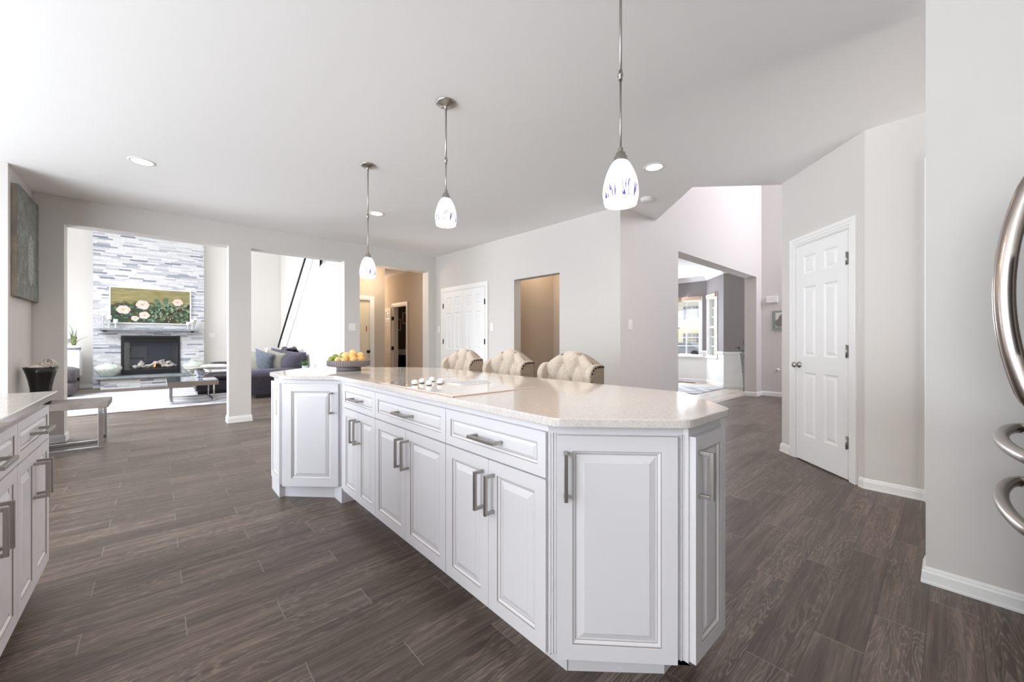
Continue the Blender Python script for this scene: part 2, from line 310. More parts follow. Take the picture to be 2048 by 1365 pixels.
# ------------------------------------------------------------------ mesh helpers
class MB:
    def __init__(s): s.v = []; s.f = []; s.mi = []; s.sm = []
    def add(s, vs, fs, mi=0, smooth=False, mx=None):
        o = len(s.v)
        s.v += [tuple(mx @ Vector(p)) if mx else tuple(p) for p in vs]
        for k, f in enumerate(fs):
            s.f.append([o+i for i in f]); s.mi.append(mi if isinstance(mi, int) else mi[k]); s.sm.append(smooth)
        return s
    def box(s, x0, x1, y0, y1, z0, z1, mi=0, mx=None):
        vs = [(x, y, z) for z in (z0, z1) for y in (y0, y1) for x in (x0, x1)]
        return s.add(vs, [(0, 2, 3, 1), (4, 5, 7, 6), (0, 1, 5, 4), (2, 6, 7, 3), (0, 4, 6, 2), (1, 3, 7, 5)], mi, False, mx)
    def prism(s, poly, z0, z1, mi=0, mx=None):
        n = len(poly); a = sum(poly[i][0]*poly[(i+1) % n][1]-poly[(i+1) % n][0]*poly[i][1] for i in range(n))
        if a < 0: poly = poly[::-1]
        vs = [(x, y, z0) for x, y in poly]+[(x, y, z1) for x, y in poly]
        fs = [tuple(range(n-1, -1, -1)), tuple(range(n, 2*n))]+[(i, (i+1) % n, n+(i+1) % n, n+i) for i in range(n)]
        return s.add(vs, fs, mi, False, mx)
    def lathe(s, prof, n=32, c=(0, 0, 0), mi=0, smooth=True, sx=1, sy=1, cap=True, mx=None, rib=0, ribn=0):
        vs = []
        for r, z in prof:
            for k in range(n):
                a = 2*PI*k/n; rr = r*(1+rib*(1 if (k % 2) else 0)) if rib else r
                vs.append((c[0]+rr*sx*math.cos(a), c[1]+rr*sy*math.sin(a), c[2]+z))
        fs = []
        for i in range(len(prof)-1):
            for k in range(n):
                k2 = (k+1) % n; fs.append((i*n+k, i*n+k2, (i+1)*n+k2, (i+1)*n+k))
        s.add(vs, fs, mi, smooth, mx)
        if cap:
            o = len(s.v)-len(vs)
            if prof[0][0] > 1e-5: s.f.append([o+k for k in range(n-1, -1, -1)]); s.mi.append(mi); s.sm.append(False)
            if prof[-1][0] > 1e-5: s.f.append([o+(len(prof)-1)*n+k for k in range(n)]); s.mi.append(mi); s.sm.append(False)
        return s
    def ball(s, c, r, n=16, m=10, mi=0, sc_=(1, 1, 1), mx=None):
        prof = [(max(r*math.sin(PI*i/m), 0), -r*math.cos(PI*i/m)*sc_[2]) for i in range(m+1)]
        return s.lathe(prof, n, c, mi, True, sc_[0], sc_[1], False, mx)
    def tube(s, pts, r, n=10, mi=0, flat=1.0, square=False, cap=True):
        pts = [Vector(p) for p in pts]; N = len(pts); rs = r if isinstance(r, (list, tuple)) else [r]*N
        up = Vector((0, 0, 1)); rings = []; prev = None
        for i, p in enumerate(pts):
            t = (pts[min(i+1, N-1)]-pts[max(i-1, 0)]).normalized()
            if prev is None:
                a = up if abs(t.dot(up)) < .9 else Vector((1, 0, 0)); u = t.cross(a).normalized()
            else: u = (prev-t*prev.dot(t)).normalized()
            prev = u; v = t.cross(u)
            k = 4 if square else n
            for j in range(k):
                a = 2*PI*j/k+(PI/4 if square else 0)
                rings.append(p+u*math.cos(a)*rs[i]*flat+v*math.sin(a)*rs[i])
        k = 4 if square else n
        fs = [(i*k+j, i*k+(j+1) % k, (i+1)*k+(j+1) % k, (i+1)*k+j) for i in range(N-1) for j in range(k)]
        if cap: fs += [tuple(range(k-1, -1, -1)), tuple((N-1)*k+j for j in range(k))]
        return s.add([tuple(p) for p in rings], fs, mi, not square)
    def sweep(s, path, prof, side=1, closed=False, mi=0):
        """profile (out, z) swept along a floor path with mitred corners; out is to the right of travel when side=1"""
        P = [Vector((p[0], p[1])) for p in path]; n = len(P); offs = []
        for i in range(n):
            ds = []
            if i > 0 or closed: ds.append((P[i]-P[i-1]).normalized())
            if i < n-1 or closed: ds.append((P[(i+1) % n]-P[i]).normalized())
            ns = [Vector((d.y, -d.x))*side for d in ds]
            b = ns[0] if len(ns) == 1 else (ns[0]+ns[1]).normalized()
            offs.append(b/max(.3, b.dot(ns[0])))
        k = len(prof)
        vs = [(P[i].x+offs[i].x*o, P[i].y+offs[i].y*o, z) for i in range(n) for o, z in prof]
        fs = []
        for i in range(n if closed else n-1):
            i2 = (i+1) % n
            for j in range(k-1):
                q = (i*k+j, i2*k+j, i2*k+j+1, i*k+j+1); fs.append(q if side < 0 else q[::-1])
        if not closed: fs += [tuple(range(k)), tuple((n-1)*k+j for j in range(k-1, -1, -1))]
        return s.add(vs, fs, mi)
def obj(name, mb, mats, parent=None, loc=(0, 0, 0), rz=0, bevel=0, seg=2, sub=0, label=None):
    me = bpy.data.meshes.new(name); me.from_pydata(mb.v, [], mb.f); me.update()
    if not isinstance(mats, (list, tuple)): mats = [mats]
    for m in mats: me.materials.append(M[m] if isinstance(m, str) else m)
    me.polygons.foreach_set('material_index', mb.mi); me.polygons.foreach_set('use_smooth', mb.sm); me.update()
    o = bpy.data.objects.new(name, me); C.objects.link(o); o.location = loc; o.rotation_euler = (0, 0, rz)
    if parent: o.parent = parent
    if bevel:
        b = o.modifiers.new('bevel', 'BEVEL'); b.width = bevel; b.segments = seg; b.limit_method = 'ANGLE'; b.angle_limit = math.radians(40)
        b.harden_normals = False
    if sub:
        b = o.modifiers.new('sub', 'SUBSURF'); b.levels = sub; b.render_levels = sub
    if label: o['label'] = label
    return o
def tag(o, label, cat, group=None, kind=None):
    o['label'] = label; o['category'] = cat
    if group: o['group'] = group
    if kind: o['kind'] = kind
    return o
def thing(name, label, cat, loc=(0, 0, 0), rz=0, group=None):
    o = bpy.data.objects.new(name, None); C.objects.link(o); o.location = loc; o.rotation_euler = (0, 0, rz)
    o.empty_display_size = .1
    return tag(o, label, cat, group)
def struct(name, mb, mats, label, cat, **kw):
    o = obj(name, mb, mats, **kw); tag(o, label, cat, kind='structure'); return o
def sroot(name, label, cat, loc=(0, 0, 0), rz=0):
    o = thing(name, label, cat, loc, rz); o['kind'] = 'structure'; return o
def dup(root, loc, rz=None, label=None):
    r = root.copy(); C.objects.link(r); r.location = loc
    if rz is not None: r.rotation_euler = (0, 0, rz)
    if label: r['label'] = label
    for ch in list(root.children):
        c = ch.copy(); C.objects.link(c); c.parent = r
        for g in ch.children:
            d = g.copy(); C.objects.link(d); d.parent = c
    return r

# panelled slab: local x width, z height, front faces -y, back at y=0
def panel_slab(w, h, t, panels, prof, glaze=(), edge=.003):
    """prof: list of (inset, depth) from panel opening edge inward, depth measured back from the front; glaze: ring indices with material 1"""
    mb = MB()
    xs = sorted({0, w} | {a for p in panels for a in (p[0], p[1])}); zs = sorted({0, h} | {a for p in panels for a in (p[2], p[3])})
    F = -t
    def q(a, b, c, d, mi=0): mb.add([a, b, c, d], [(0, 1, 2, 3)], mi)
    for i in range(len(xs)-1):
        for j in range(len(zs)-1):
            xm = (xs[i]+xs[i+1])/2; zm = (zs[j]+zs[j+1])/2
            if any(p[0] < xm < p[1] and p[2] < zm < p[3] for p in panels): continue
            x0, x1, z0, z1 = xs[i], xs[i+1], zs[j], zs[j+1]
            q((x0, F, z0), (x1, F, z0), (x1, F, z1), (x0, F, z1))
    for p in panels:
        rings = [(0, 0)]+list(prof)
        for k in range(len(rings)-1):
            (i0, d0), (i1, d1) = rings[k], rings[k+1]
            a = (p[0]+i0, p[1]-i0, p[2]+i0, p[3]-i0, F+d0); b = (p[0]+i1, p[1]-i1, p[2]+i1, p[3]-i1, F+d1)
            A = [(a[0], a[4], a[2]), (a[1], a[4], a[2]), (a[1], a[4], a[3]), (a[0], a[4], a[3])]
            B = [(b[0], b[4], b[2]), (b[1], b[4], b[2]), (b[1], b[4], b[3]), (b[0], b[4], b[3])]
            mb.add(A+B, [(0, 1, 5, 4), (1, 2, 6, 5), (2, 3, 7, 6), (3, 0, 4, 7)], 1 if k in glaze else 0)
        i1, d1 = rings[-1]; q((p[0]+i1, F+d1, p[2]+i1), (p[1]-i1, F+d1, p[2]+i1), (p[1]-i1, F+d1, p[3]-i1), (p[0]+i1, F+d1, p[3]-i1))
    mb.add([(0, F, 0), (w, F, 0), (w, F, h), (0, F, h), (0, 0, 0), (w, 0, 0), (w, 0, h), (0, 0, h)],
           [(1, 0, 4, 5), (2, 1, 5, 6), (3, 2, 6, 7), (0, 3, 7, 4), (4, 7, 6, 5)])
    # weld
    bm = bmesh.new(); me = bpy.data.meshes.new('t'); me.from_pydata(mb.v, [], mb.f); me.polygons.foreach_set('material_index', mb.mi); bm.from_mesh(me)
    bmesh.ops.remove_doubles(bm, verts=bm.verts, dist=1e-5); bm.verts.ensure_lookup_table()
    bm.faces.ensure_lookup_table()
    out = MB(); out.v = [tuple(v.co) for v in bm.verts]; out.f = [[v.index for v in f.verts] for f in bm.faces]; out.mi = [f.material_index for f in bm.faces]; out.sm = [False]*len(out.f)
    bm.free(); bpy.data.meshes.remove(me)
    return out
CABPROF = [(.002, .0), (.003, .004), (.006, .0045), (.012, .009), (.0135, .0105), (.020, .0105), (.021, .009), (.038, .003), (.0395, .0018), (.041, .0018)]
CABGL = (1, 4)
def cab_front(w, h, rail=.058, t=.02, small=False):
    pr = CABPROF if not small else [(a*.55 if i > 5 else a*.8, d) for i, (a, d) in enumerate(CABPROF)]
    return panel_slab(w, h, t, [(rail, w-rail, rail, h-rail)], pr, CABGL)
DOORPROF = [(.012, .009), (.02, .011), (.045, .002), (.05, .002)]
def six_panel(w, h, t=.035):
    k = w/.64
    L, R = (.182*k*.66, .284*k), None
    st = .105*k if w < .7 else .115
    mid = .1*k
    pw = (w-2*st-mid)/2
    cols = [(st, st+pw), (st+pw+mid, w-st)]
    rows = [(.24*h/2.05, .84*h/2.05), (.99*h/2.05, 1.65*h/2.05), (1.77*h/2.05, 1.945*h/2.05)]
    return panel_slab(w, h, t, [(a, b, c, d) for a, b in cols for c, d in rows], DOORPROF)
def pull_mesh(L=.15, s=.012, so=.034, horiz=False):
    mb = MB(); h = s/2
    if horiz:
        mb.box(-L/2, L/2, -so-s, -so, -h, h); mb.box(-L/2, -L/2+s, -so, 0, -h, h); mb.box(L/2-s, L/2, -so, 0, -h, h)
    else:
        mb.box(-h, h, -so-s, -so, -L/2, L/2); mb.box(-h, h, -so, 0, -L/2, -L/2+s); mb.box(-h, h, -so, 0, L/2-s, L/2)
    return mb
PV = obj('handle', pull_mesh(), 'nickel', bevel=.0012); PH = obj('handle', pull_mesh(.165, horiz=True), 'nickel', bevel=.0012)
PVm, PHm = PV.data, PH.data
bpy.data.objects.remove(PV); bpy.data.objects.remove(PH)
def pull(parent, x, z, y=-.02, horiz=False):
    o = bpy.data.objects.new('handle', PHm if horiz else PVm); C.objects.link(o); o.parent = parent; o.location = (x, y, z)
    b = o.modifiers.new('bevel', 'BEVEL'); b.width = .0012; b.segments = 2; b.limit_method = 'ANGLE'
    return o
def front(kind, parent, x, z, w, h, handle=None, rail=.058, small=False):
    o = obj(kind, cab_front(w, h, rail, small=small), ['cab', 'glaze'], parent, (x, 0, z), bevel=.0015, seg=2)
    if handle:
        hx, hz, hor = handle; pull(o, hx, hz, horiz=hor)
    return o
BASEP = [(.0, 0), (.016, 0), (.016, .012), (.013, .014), (.013, .062), (.009, .072), (.009, .078), (.004, .088), (0, .090)]
def baseboard(name, path, label, side=1, h=1.0):
    return struct(name, MB().sweep(path, [(o, z*h) for o, z in BASEP], side), 'trim', label, 'baseboard')
def shp(o):
    for c in o.children: pass
    return o

# ================================================================== SETTING
HC = 2.77
# ---- floors
struct('floor', MB().prism([(-5, -4), (12, -4), (12, 2.88), (4.5, 2.88), (4.5, 14.2), (-5, 14.2)], -.06, 0), 'floor', 'dark grey-brown wood-look plank floor of the kitchen and living room', 'floor')
struct('floor', MB().prism([(4.5, 2.88), (12, 2.88), (12, 8), (4.5, 8)], -.06, .001), 'dinfloor', 'pale tan floor of the bay window dining room', 'floor')
struct('floor', MB().box(4.5, 7.2, 8, 11.5, -.06, 0), 'floor', 'floor of the small powder room behind the corridor', 'floor')
# ---- ceilings
cpoly = [(-4.2, -3.2), (4.85+4.3, -3.2), (4.85+4.3, -3.136), (4.85, 1.164), (4.209, 1.824), (5.005, 2.66), (4.95, 2.80), (4.95, 6.75), (-4.2, 6.75)]
struct('ceiling', MB().prism(cpoly, HC, HC+.3), 'ceil', 'white kitchen ceiling with an angled edge at the two-storey foyer', 'ceiling')
struct('ceiling', MB().box(2.51, 4.6, 6.88, 7.83, HC, HC+.12).box(3.36, 4.6, 7.83, 14.2, HC, HC+.12), 'ceil', 'low ceiling of the back corridor', 'ceiling')
struct('ceiling', MB().box(-5, 4.5, 6.75, 14.2, 5.6, 5.7), 'ceil', 'high ceiling of the two-storey living room', 'ceiling')
struct('ceiling', MB().box(3.2, 10, -4, 2.8, 5.6, 5.7), 'ceil', 'high ceiling of the foyer', 'ceiling')
struct('ceiling', MB().box(4.6, 12, 2.86, 8, 2.90, 3.0), 'ceil', 'white ceiling of the dining room behind the foyer opening', 'ceiling')
# ---- far wall with three openings
mb = MB()
for a, b in ((-1.25, -.787), (.73, .992), (2.289, 2.54), (3.854, 4.45)): mb.box(a, b, 6.68, 6.90, 0, 2.467)
mb.box(-1.25, 4.45, 6.68, 6.90, 2.467, 5.6); mb.box(-5, -1.25, 6.70, 6.90, HC, 5.6)  # last box: unseen upper stretch added to stop a sun streak
struct('wall_far', mb, 'wall', 'greige wall with three tall cased openings to the living room and hall', 'wall')
mb = MB()
mb.prism([(9.15, -3.136), (4.85, 1.164), (4.209, 1.824), (5.005, 2.655), (4.86, 2.655), (4.07, 1.824), (4.75, 1.124), (9.05, -3.176)], HC+.3, 5.6)  # out of view, put in to keep sun off the foyer floor
struct('wall_foyer_sun_block', mb, 'wall', 'unseen upper walls added above the angled kitchen ceiling edge to block the sun', 'wall')
# ---- nook walls at left
mb = MB(); mb.box(-1.2, -1.02, 5.76, 6.67, 0, HC-.001); mb.box(-4.2, -1.2, 5.76, 5.93, 0, HC-.001)
struct('wall_left', mb, 'wall', 'greige nook wall at far left carrying the weathered canvas', 'wall')
# breakfast side: window wall and rear wall with wide window openings (out of frame)
mb = MB()
mb.box(-4.2, -4.05, 1.0, 5.4, 2.6, HC+.1); mb.box(-4.2, -4.05, -3.0, 1.0, 0, HC); mb.box(-4.2, -4.05, 5.4, 5.75, 0, HC)
struct('wall_window_side', mb, 'wall', 'breakfast area window wall out of frame at left', 'wall')
mb = MB(); mb.box(-4.2, -2.6, -3.2, -3.05, 0, HC); mb.box(2.95, 6, -3.2, -3.05, 0, HC); mb.box(-2.6, 2.95, -3.2, -3.05, 2.6, HC+.1)
struct('wall_rear', mb, 'wall', 'kitchen wall behind the photographer with a wide patio door', 'wall')
# ---- right-hand long wall (double door, beige opening)
def RX(y): return 4.02+(6.68-y)*(.126/4.02)
def rwall(mb, y0, y1, z0, z1, t=.14, mi=0):
    mb.prism([(RX(y0), y0), (RX(y1), y1), (RX(y1)+t, y1), (RX(y0)+t, y0)], z0, z1, mi)
mb = MB()
OY0, OY1, OZ = 3.60, 4.50, 2.085
rwall(mb, 2.69, OY0, 0, HC+.05); rwall(mb, OY1, 6.70, 0, HC+.05); rwall(mb, OY0, OY1, OZ, HC+.05)
struct('wall_right', mb, 'wall', 'greige wall with white double doors and a doorless beige opening', 'wall')
mb = MB(); mb.box(4.16, 5.7, 4.74, 4.86, 0, HC); mb.box(5.25, 5.37, 3.0, 4.8, 0, HC); mb.box(4.2, 5.3, 3.02, 3.1, 0, HC)
struct('wall_back_hall', mb, 'warmwall', 'warm beige walls of the small hall seen through the doorless opening', 'wall')
# ---- foyer wall with wide opening
mb = MB(); mb.box(4.146, 5.66, 2.66, 2.88, 0, 5.6); mb.box(9.13, 9.6, 2.66, 2.88, 0, 5.6); mb.box(5.66, 9.13, 2.66, 2.88, 2.455, 5.6)
struct('wall_foyer', mb, 'wall', 'tall foyer wall with wide opening to the dining room', 'wall')
struct('wall_entry', MB().box(9.46, 9.6, -3.6, 2.66, 0, 5.6), 'wall', 'entry wall beyond the pantry holding the siren box and glass picture', 'wall')
# ---- pantry
A0, A1 = Vector((4.80, 1.165)), Vector((4.065, .4435))
du = (A1-A0).normalized(); dn = Vector((du.y, -du.x))      # dn points away from the room (+x,-y side)
if dn.x < 0: dn = -dn
def PD(u, n=0): p = A0+du*u+dn*n; return (p.x, p.y)
Lp = (A1-A0).length
mb = MB()
mb.prism([PD(0), PD(.19), PD(.19, .13), PD(0, .13)], 0, HC+.05)
mb.prism([PD(.905), PD(Lp), (4.19, .36), PD(.905, .13)], 0, HC+.05)
mb.prism([PD(.19), PD(.905), PD(.905, .13), PD(.19, .13)], 2.075, HC+.05)
mb.prism([(4.065, .4435), (4.075, -1.4), (4.2, -1.4), (4.19, .40)], 0, HC+.05)
struct('wall_pantry', mb, 'wall', 'greige angled corner pantry wall around the six-panel door', 'wall')
# ---- fridge side wall
struct('wall_fridge_side', MB().box(2.70, 2.84, -1.3, .078, 0, HC+.05), 'wall', 'near right wall panel beside the refrigerator with white baseboard', 'wall')
struct('wall_fridge_back', MB().box(.6, 2.75, -1.42, -1.3, 0, HC+.05), 'wall', 'wall behind the refrigerator out of frame', 'wall')
# ---- living room
mb = MB(); mb.box(-5, 3.0, 13.95, 14.1, 0, 5.6); mb.box(-4.2, -4.05, 12.9, 14, 0, 5.6); mb.box(-4.2, -4.05, 6.7, 8.0, 0, 5.6); mb.box(-4.2, -4.05, 6.7, 14, 0, .5); mb.box(-4.2, -4.05, 6.7, 14, 4.8, 5.6)
struct('wall_living', mb, 'livwall', 'off-white living room walls around the stone fireplace', 'wall')
# stair wall below the stringer
def sy(z): return 11.17-(z-.98)/.813
mb = MB()
prof = [(6.90, 0), (sy(0.05), 0), (sy(0.05), .05), (sy(2.62), 2.62), (6.90, 2.62)]
def xprism(mb, prof, x0, x1, mi=0):
    n = len(prof); vs = [(x0, y, z) for y, z in prof]+[(x1, y, z) for y, z in prof]
    mb.add(vs, [tuple(range(n-1, -1, -1)), tuple(range(n, 2*n))]+[(i, (i+1) % n, n+(i+1) % n, n+i) for i in range(n)], mi)
xprism(mb, prof, 2.42, 2.5)
xprism(mb, [(sy(2.62), 2.62), (sy(5.2), 5.2), (sy(5.2), 5.6), (8.48, 5.6), (8.48, 2.62)][::1], 2.42, 2.5)
struct('wall_stair_side', mb, 'livwall', 'bright white sloping wall below the staircase', 'wall')
struct('wall_stair_far', MB().box(2.84, 2.95, 7.86, 13.94, 0, 5.6), 'livwall', 'pale wall on the far side of the staircase', 'wall')
mb = MB()
for side_x in (2.40,):
    n0 = .10
    xprism(mb, [(sy(.05)+.0, .05), (sy(4.6), 4.6), (sy(4.6)+n0, 4.6+n0*.9), (sy(.05)+n0, .05+n0*.9)], 2.385, 2.42)
    xprism(mb, [(sy(.05)+.17, .05+.19), (sy(4.6)+.17, 4.6+.19), (sy(4.6)+.2, 4.6+.23), (sy(.05)+.2, .05+.23)], 2.375, 2.51)
    xprism(mb, [(sy(.05)+.1, .05+.09), (sy(4.6)+.1, 4.6+.09), (sy(4.6)+.17, 4.6+.19), (sy(.05)+.17, .05+.19)], 2.395, 2.5)
struct('trim_1', mb, 'trim', 'white sloping stair stringer moulding in the middle opening', 'stair trim')
mb = MB()
for k in range(17):
    z = .19*(k+1); y = 12.55-k*.235
    mb.box(2.5, 2.84, y-.26, y, 0 if k < 6 else z-.6, z)
struct('stairs', mb, 'whitecloth', 'pale carpeted stair flight rising behind the sloping white wall', 'stairs')
hr = thing('stair_handrail', 'black handrail sloping up the stair wall in the middle opening', 'handrail', (2.76, 13.83, .99))
def ry(z): return 13.83-(z-.99)/.7545
obj('rail', MB().tube([(0, .02, -.05), (0, ry(1.02)-13.83, .03), (0, ry(3.9)-13.83, 2.91)], .024, 10), 'black', hr)
for z in (1.3, 2.2, 3.1): obj('bracket', MB().tube([(0, ry(z)-13.83, z-.99), (.0, ry(z)-13.83, z-1.05), (.08, ry(z)-13.83, z-1.07)], .008, 6), 'black', hr)
bl = thing('balustrade', 'small white upper landing balustrade at the top of the middle opening', 'balustrade', (2.46, 8.48, 2.62))
obj('bottom_rail', MB().box(-.03, .03, -1.55, 0, 0, .045), 'trim', bl)
obj('top_rail', MB().box(-.03, .03, -1.55, 0, .88, .94), 'trim', bl)
bal = MB().box(-.014, .014, -.014, .014, .04, .89)
b0 = obj('baluster', bal, 'trim', bl, (0, -.06, 0))
for k in range(1, 13):
    c = b0.copy(); C.objects.link(c); c.location = (0, -.06-.118*k, 0)
# ---- hall behind third opening
mb = MB(); mb.box(2.505, 2.62, 7.72, 7.84, 0, 1.98); mb.box(3.16, 3.45, 7.72, 7.84, 0, 1.98); mb.box(2.505, 3.45, 7.72, 7.84, 1.98, HC-.001); mb.box(3.35, 3.45, 7.84, 13.9, 0, HC-.001)
struct('wall_hall', mb, 'warmwall', 'warm beige hall wall around the cream door in the right opening', 'wall')
mb = MB(); mb.box(4.364, 4.48, 6.905, 8.59, 0, 2.0); mb.box(4.364, 4.48, 9.27, 13.9, 0, 2.0); mb.box(4.364, 4.48, 6.905, 13.9, 2.0, HC-.001); mb.box(3.35, 4.48, 13.9, 14.1, 0, HC-.001)
struct('wall_corridor', mb, 'warmwall', 'taupe corridor wall around the powder room doorway', 'wall')
mb = MB(); mb.box(4.48, 7, 10.9, 11.0, 0, 2.6); mb.box(6.3, 6.4, 8.1, 10.9, 0, 2.6); mb.box(4.48, 6.4, 8.0, 8.1, 0, 2.6); mb.box(4.48, 6.4, 8, 11, 2.6, 2.75)
struct('wall_powder_room', mb, 'powder', 'dark taupe walls of the powder room', 'wall')
# ---- dining room bay
W0, W1, W2, W3 = (11.10, 7.2), (11.10, 4.43), (10.27, 3.70), (10.27, 2.80)
def wseg(mb, p, q, z0, z1, t=.14, mi=0):
    d = (Vector(q)-Vector(p)).normalized(); n = Vector((-d.y, d.x))
    if n.x < 0: n = -n
    n = n*t; mb.prism([p, q, (q[0]+n.x, q[1]+n.y), (p[0]+n.x, p[1]+n.y)], z0, z1, mi)
def lerp(p, q, t): return (p[0]+(q[0]-p[0])*t, p[1]+(q[1]-p[1])*t)
mb = MB(); up = MB(); lo = MB()
WZ0, WZ1 = .72, 2.30
# window 1 spans y 4.55..5.75 ; window 2 on the angled wall t .12..0.62
wy0, wy1 = 4.60, 5.80; t0, t1 = .10, .62
for (z0, z1, m_) in ((.84, 2.9, up), (0, .84, lo)):
    pass
def bay(mbu, z0, z1):
    # full height pieces around the two window holes
    segs = [((11.10, 7.2), (11.10, wy1)), ((11.10, wy0), W1), (W1, lerp(W1, W2, t0)), (lerp(W1, W2, t1), W2), (W2, W3)]
    for p, q in segs: wseg(mbu, p, q, z0, z1)
    for p, q in (((11.10, wy1), (11.10, wy0)), (lerp(W1, W2, t0), lerp(W1, W2, t1))):
        if z0 < WZ0: wseg(mbu, p, q, z0, min(z1, WZ0))
        if z1 > WZ1: wseg(mbu, p, q, max(z0, WZ1), z1)
bay(up, .84, 2.9); bay(lo, 0, .84)
up.box(4.6, 12, 7.2, 7.3, .84, 2.9); lo.box(4.6, 12, 7.2, 7.3, 0, .84)
dw = struct('wall_dining', up, 'greywall', 'mid grey upper walls of the bay window dining room', 'wall')
obj('wainscot', lo, 'trim', dw, label='white wainscot below the grey paint')
crown = [(0, 2.9), (.10, 2.9), (.10, 2.885), (.075, 2.87), (.03, 2.81), (.018, 2.80), (.018, 2.785), (0, 2.785)]
struct('trim_2', MB().sweep([(11.10, 7.2), W1, W2, W3], crown, 1), 'trim', 'white crown moulding around the dining room bay', 'crown moulding')
struct('trim_3', MB().sweep([(11.10, wy0), W1, lerp(W1, W2, t0)], [(0, .80), (.022, .81), (.03, .84), (.022, .87), (0, .88)], 1).sweep([lerp(W1, W2, t1), W2, W3], [(0, .80), (.022, .81), (.03, .84), (.022, .87), (0, .88)], 1), 'trim', 'white chair rail in the dining room', 'chair rail')
baseboard('baseboard_dining', [(11.10, 7.2), W1, W2, W3], 'white baseboard around the dining room bay')
def window(name, p, q, label, cols):
    p, q = Vector(p), Vector(q); d = q-p; L = d.length; rz = math.atan2(d.y, d.x)
    r = sroot(name, label, 'window', (p.x, p.y, WZ0), rz); H = WZ1-WZ0
    # local x along window; room is at -y when d points towards -y... handled by symmetric depth
    mb = MB(); f = .045
    for a, b, c, e in ((0, f, 0, H), (L-f, L, 0, H), (f, L-f, 0, f), (f, L-f, H-f, H)): mb.box(a, b, .0, .13, c, e)
    obj('frame', mb, 'trim', r)
    mb = MB(); cs = .06
    for a, b, c, e in ((-cs, 0, 0, H), (L, L+cs, 0, H), (-cs, L+cs, H, H+cs)): mb.box(a, b, -.02, -.0005, c, e)
    mb.box(-cs-.03, L+cs+.03, -.05, -.0005, -.03, .0)
    obj('casing', mb, 'trim', r)
    hm = H*.5
    obj('meeting_rail', MB().box(f, L-f, .03, .10, hm-.025, hm+.025), 'trim', r)
    mb = MB()
    for s, (z0, z1) in enumerate(((f, hm-.025), (hm+.025, H-f))):
        y = .055+s*.02
        for k in range(1, cols): x = f+(L-2*f)*k/cols; mb.box(x-.009, x+.009, y-.006, y+.006, z0, z1)
        for k in range(1, 3): z = z0+(z1-z0)*k/3; mb.box(f, L-f, y-.0045, y+.0045, z-.009, z+.009)
    obj('muntins', mb, 'trim', r)
    obj('rolled_shade', MB().box(-.02, L+.02, -.055, -.022, H-.03, H+.075), 'shadecloth', r, bevel=.006)
    obj('glass_pane', MB().box(f, L-f, .093, .096, f, H-f), 'glass', r)
    return r
# window local +y must point outwards: walk so that outside is on the left of travel
window('window_1', (11.10, wy1), (11.10, wy0), 'white double-hung grid window of the dining room facing the street', 3)
window('window_2', lerp(W1, W2, t0), lerp(W1, W2, t1), 'narrow side window of the dining room bay', 2)

# ---- baseboards
baseboard('baseboard_pier', [(.73, 6.9), (.73, 6.68), (.992, 6.68), (.992, 6.9)], 'white baseboard around the free-standing pier', 1)
baseboard('baseboard_left', [(-1.02, 5.76), (-1.02, 6.68), (-.787, 6.68), (-.787, 6.9)], 'white baseboard at the left end of the far wall', 1)
baseboard('baseboard_hall_pier', [(2.289, 6.9), (2.289, 6.68), (2.54, 6.68), (2.54, 6.9)], 'white baseboard around the pier with the light switch', 1)
baseboard('baseboard_fridge', [(2.84, .078), (2.70, .078), (2.70, -1.3)], 'white baseboard of the near right wall panel', 1, .85)
baseboard('baseboard_pantry', [PD(.985), (4.065, .4435), (4.068, .09)], 'white baseboard right of the pantry door', 1, .88)
baseboard('baseboard_pantry_left', [PD(-.001, .12), PD(0), PD(.138)], 'short white baseboard left of the pantry door', 1)
baseboard('baseboard_foyer', [(4.146, 2.66), (5.66, 2.66), (5.66, 2.88)], 'white baseboard of the foyer wall', 1)
baseboard('baseboard_entry', [(9.13, 2.88), (9.13, 2.66), (9.46, 2.66), (9.46, -3)], 'white baseboard along the entry wall', 1)
baseboard('baseboard_living', [(-4, 13.95), (-1.17, 13.95)], 'white baseboard left of the stone chimney', 1)
# ---- casings
def casing(mb, x0, x1, z1, wd=.068, y=0, t=.018, z0=0):
    """inverted U around the opening x0..x1 up to z1, on the plane y (front at y-t)"""
    for (o, tt) in ((0, t*.6), (.014, t*.8), (.03, t)):
        pass
    a = [(0, t*.55), (.02, t*.8), (.045, t)]
    for i, (o, tt) in enumerate(a):
        o2 = a[i+1][0] if i < 2 else wd
        mb.box(x0-o2, x0-o, y-tt, y, z0, z1+o2); mb.box(x1+o, x1+o2, y-tt, y, z0, z1+o2); mb.box(x0-o, x1+o, y-tt, y, z1+o, z1+o2)
KNOB = [(.0, -.062), (.02, -.061), (.027, -.052), (.027, -.042), (.018, -.033), (.011, -.028), (.011, -.012), (.026, -.009), (.03, -.003), (.03, 0), (0, 0)]
def knob(parent, x, z, y=0, m='nickel'):
    mb = MB(); mb.lathe(KNOB, 24, cap=False, mx=Matrix.Translation((x, y, z)) @ Matrix.Rotation(-PI/2, 4, 'X'))
    return obj('door_knob', mb, m, parent)
def hinge(parent, x, z, y, m='darkmetal', h=.09):
    mb = MB(); mb.box(x-.009, x+.009, y-.003, y+.01, z-h/2, z+h/2); mb.lathe([(.006, -h/2-.004), (.006, h/2+.004)], 10, (x, y-.004, z))
    return obj('hinge', mb, m, parent)
# pantry door (local x along wall from left to right, -y towards the room)
rzp = math.atan2(du.y, du.x)
d1 = sroot('door_1', 'white six-panel pantry door with nickel knob in the angled wall', 'door', (A0.x, A0.y, 0), rzp)
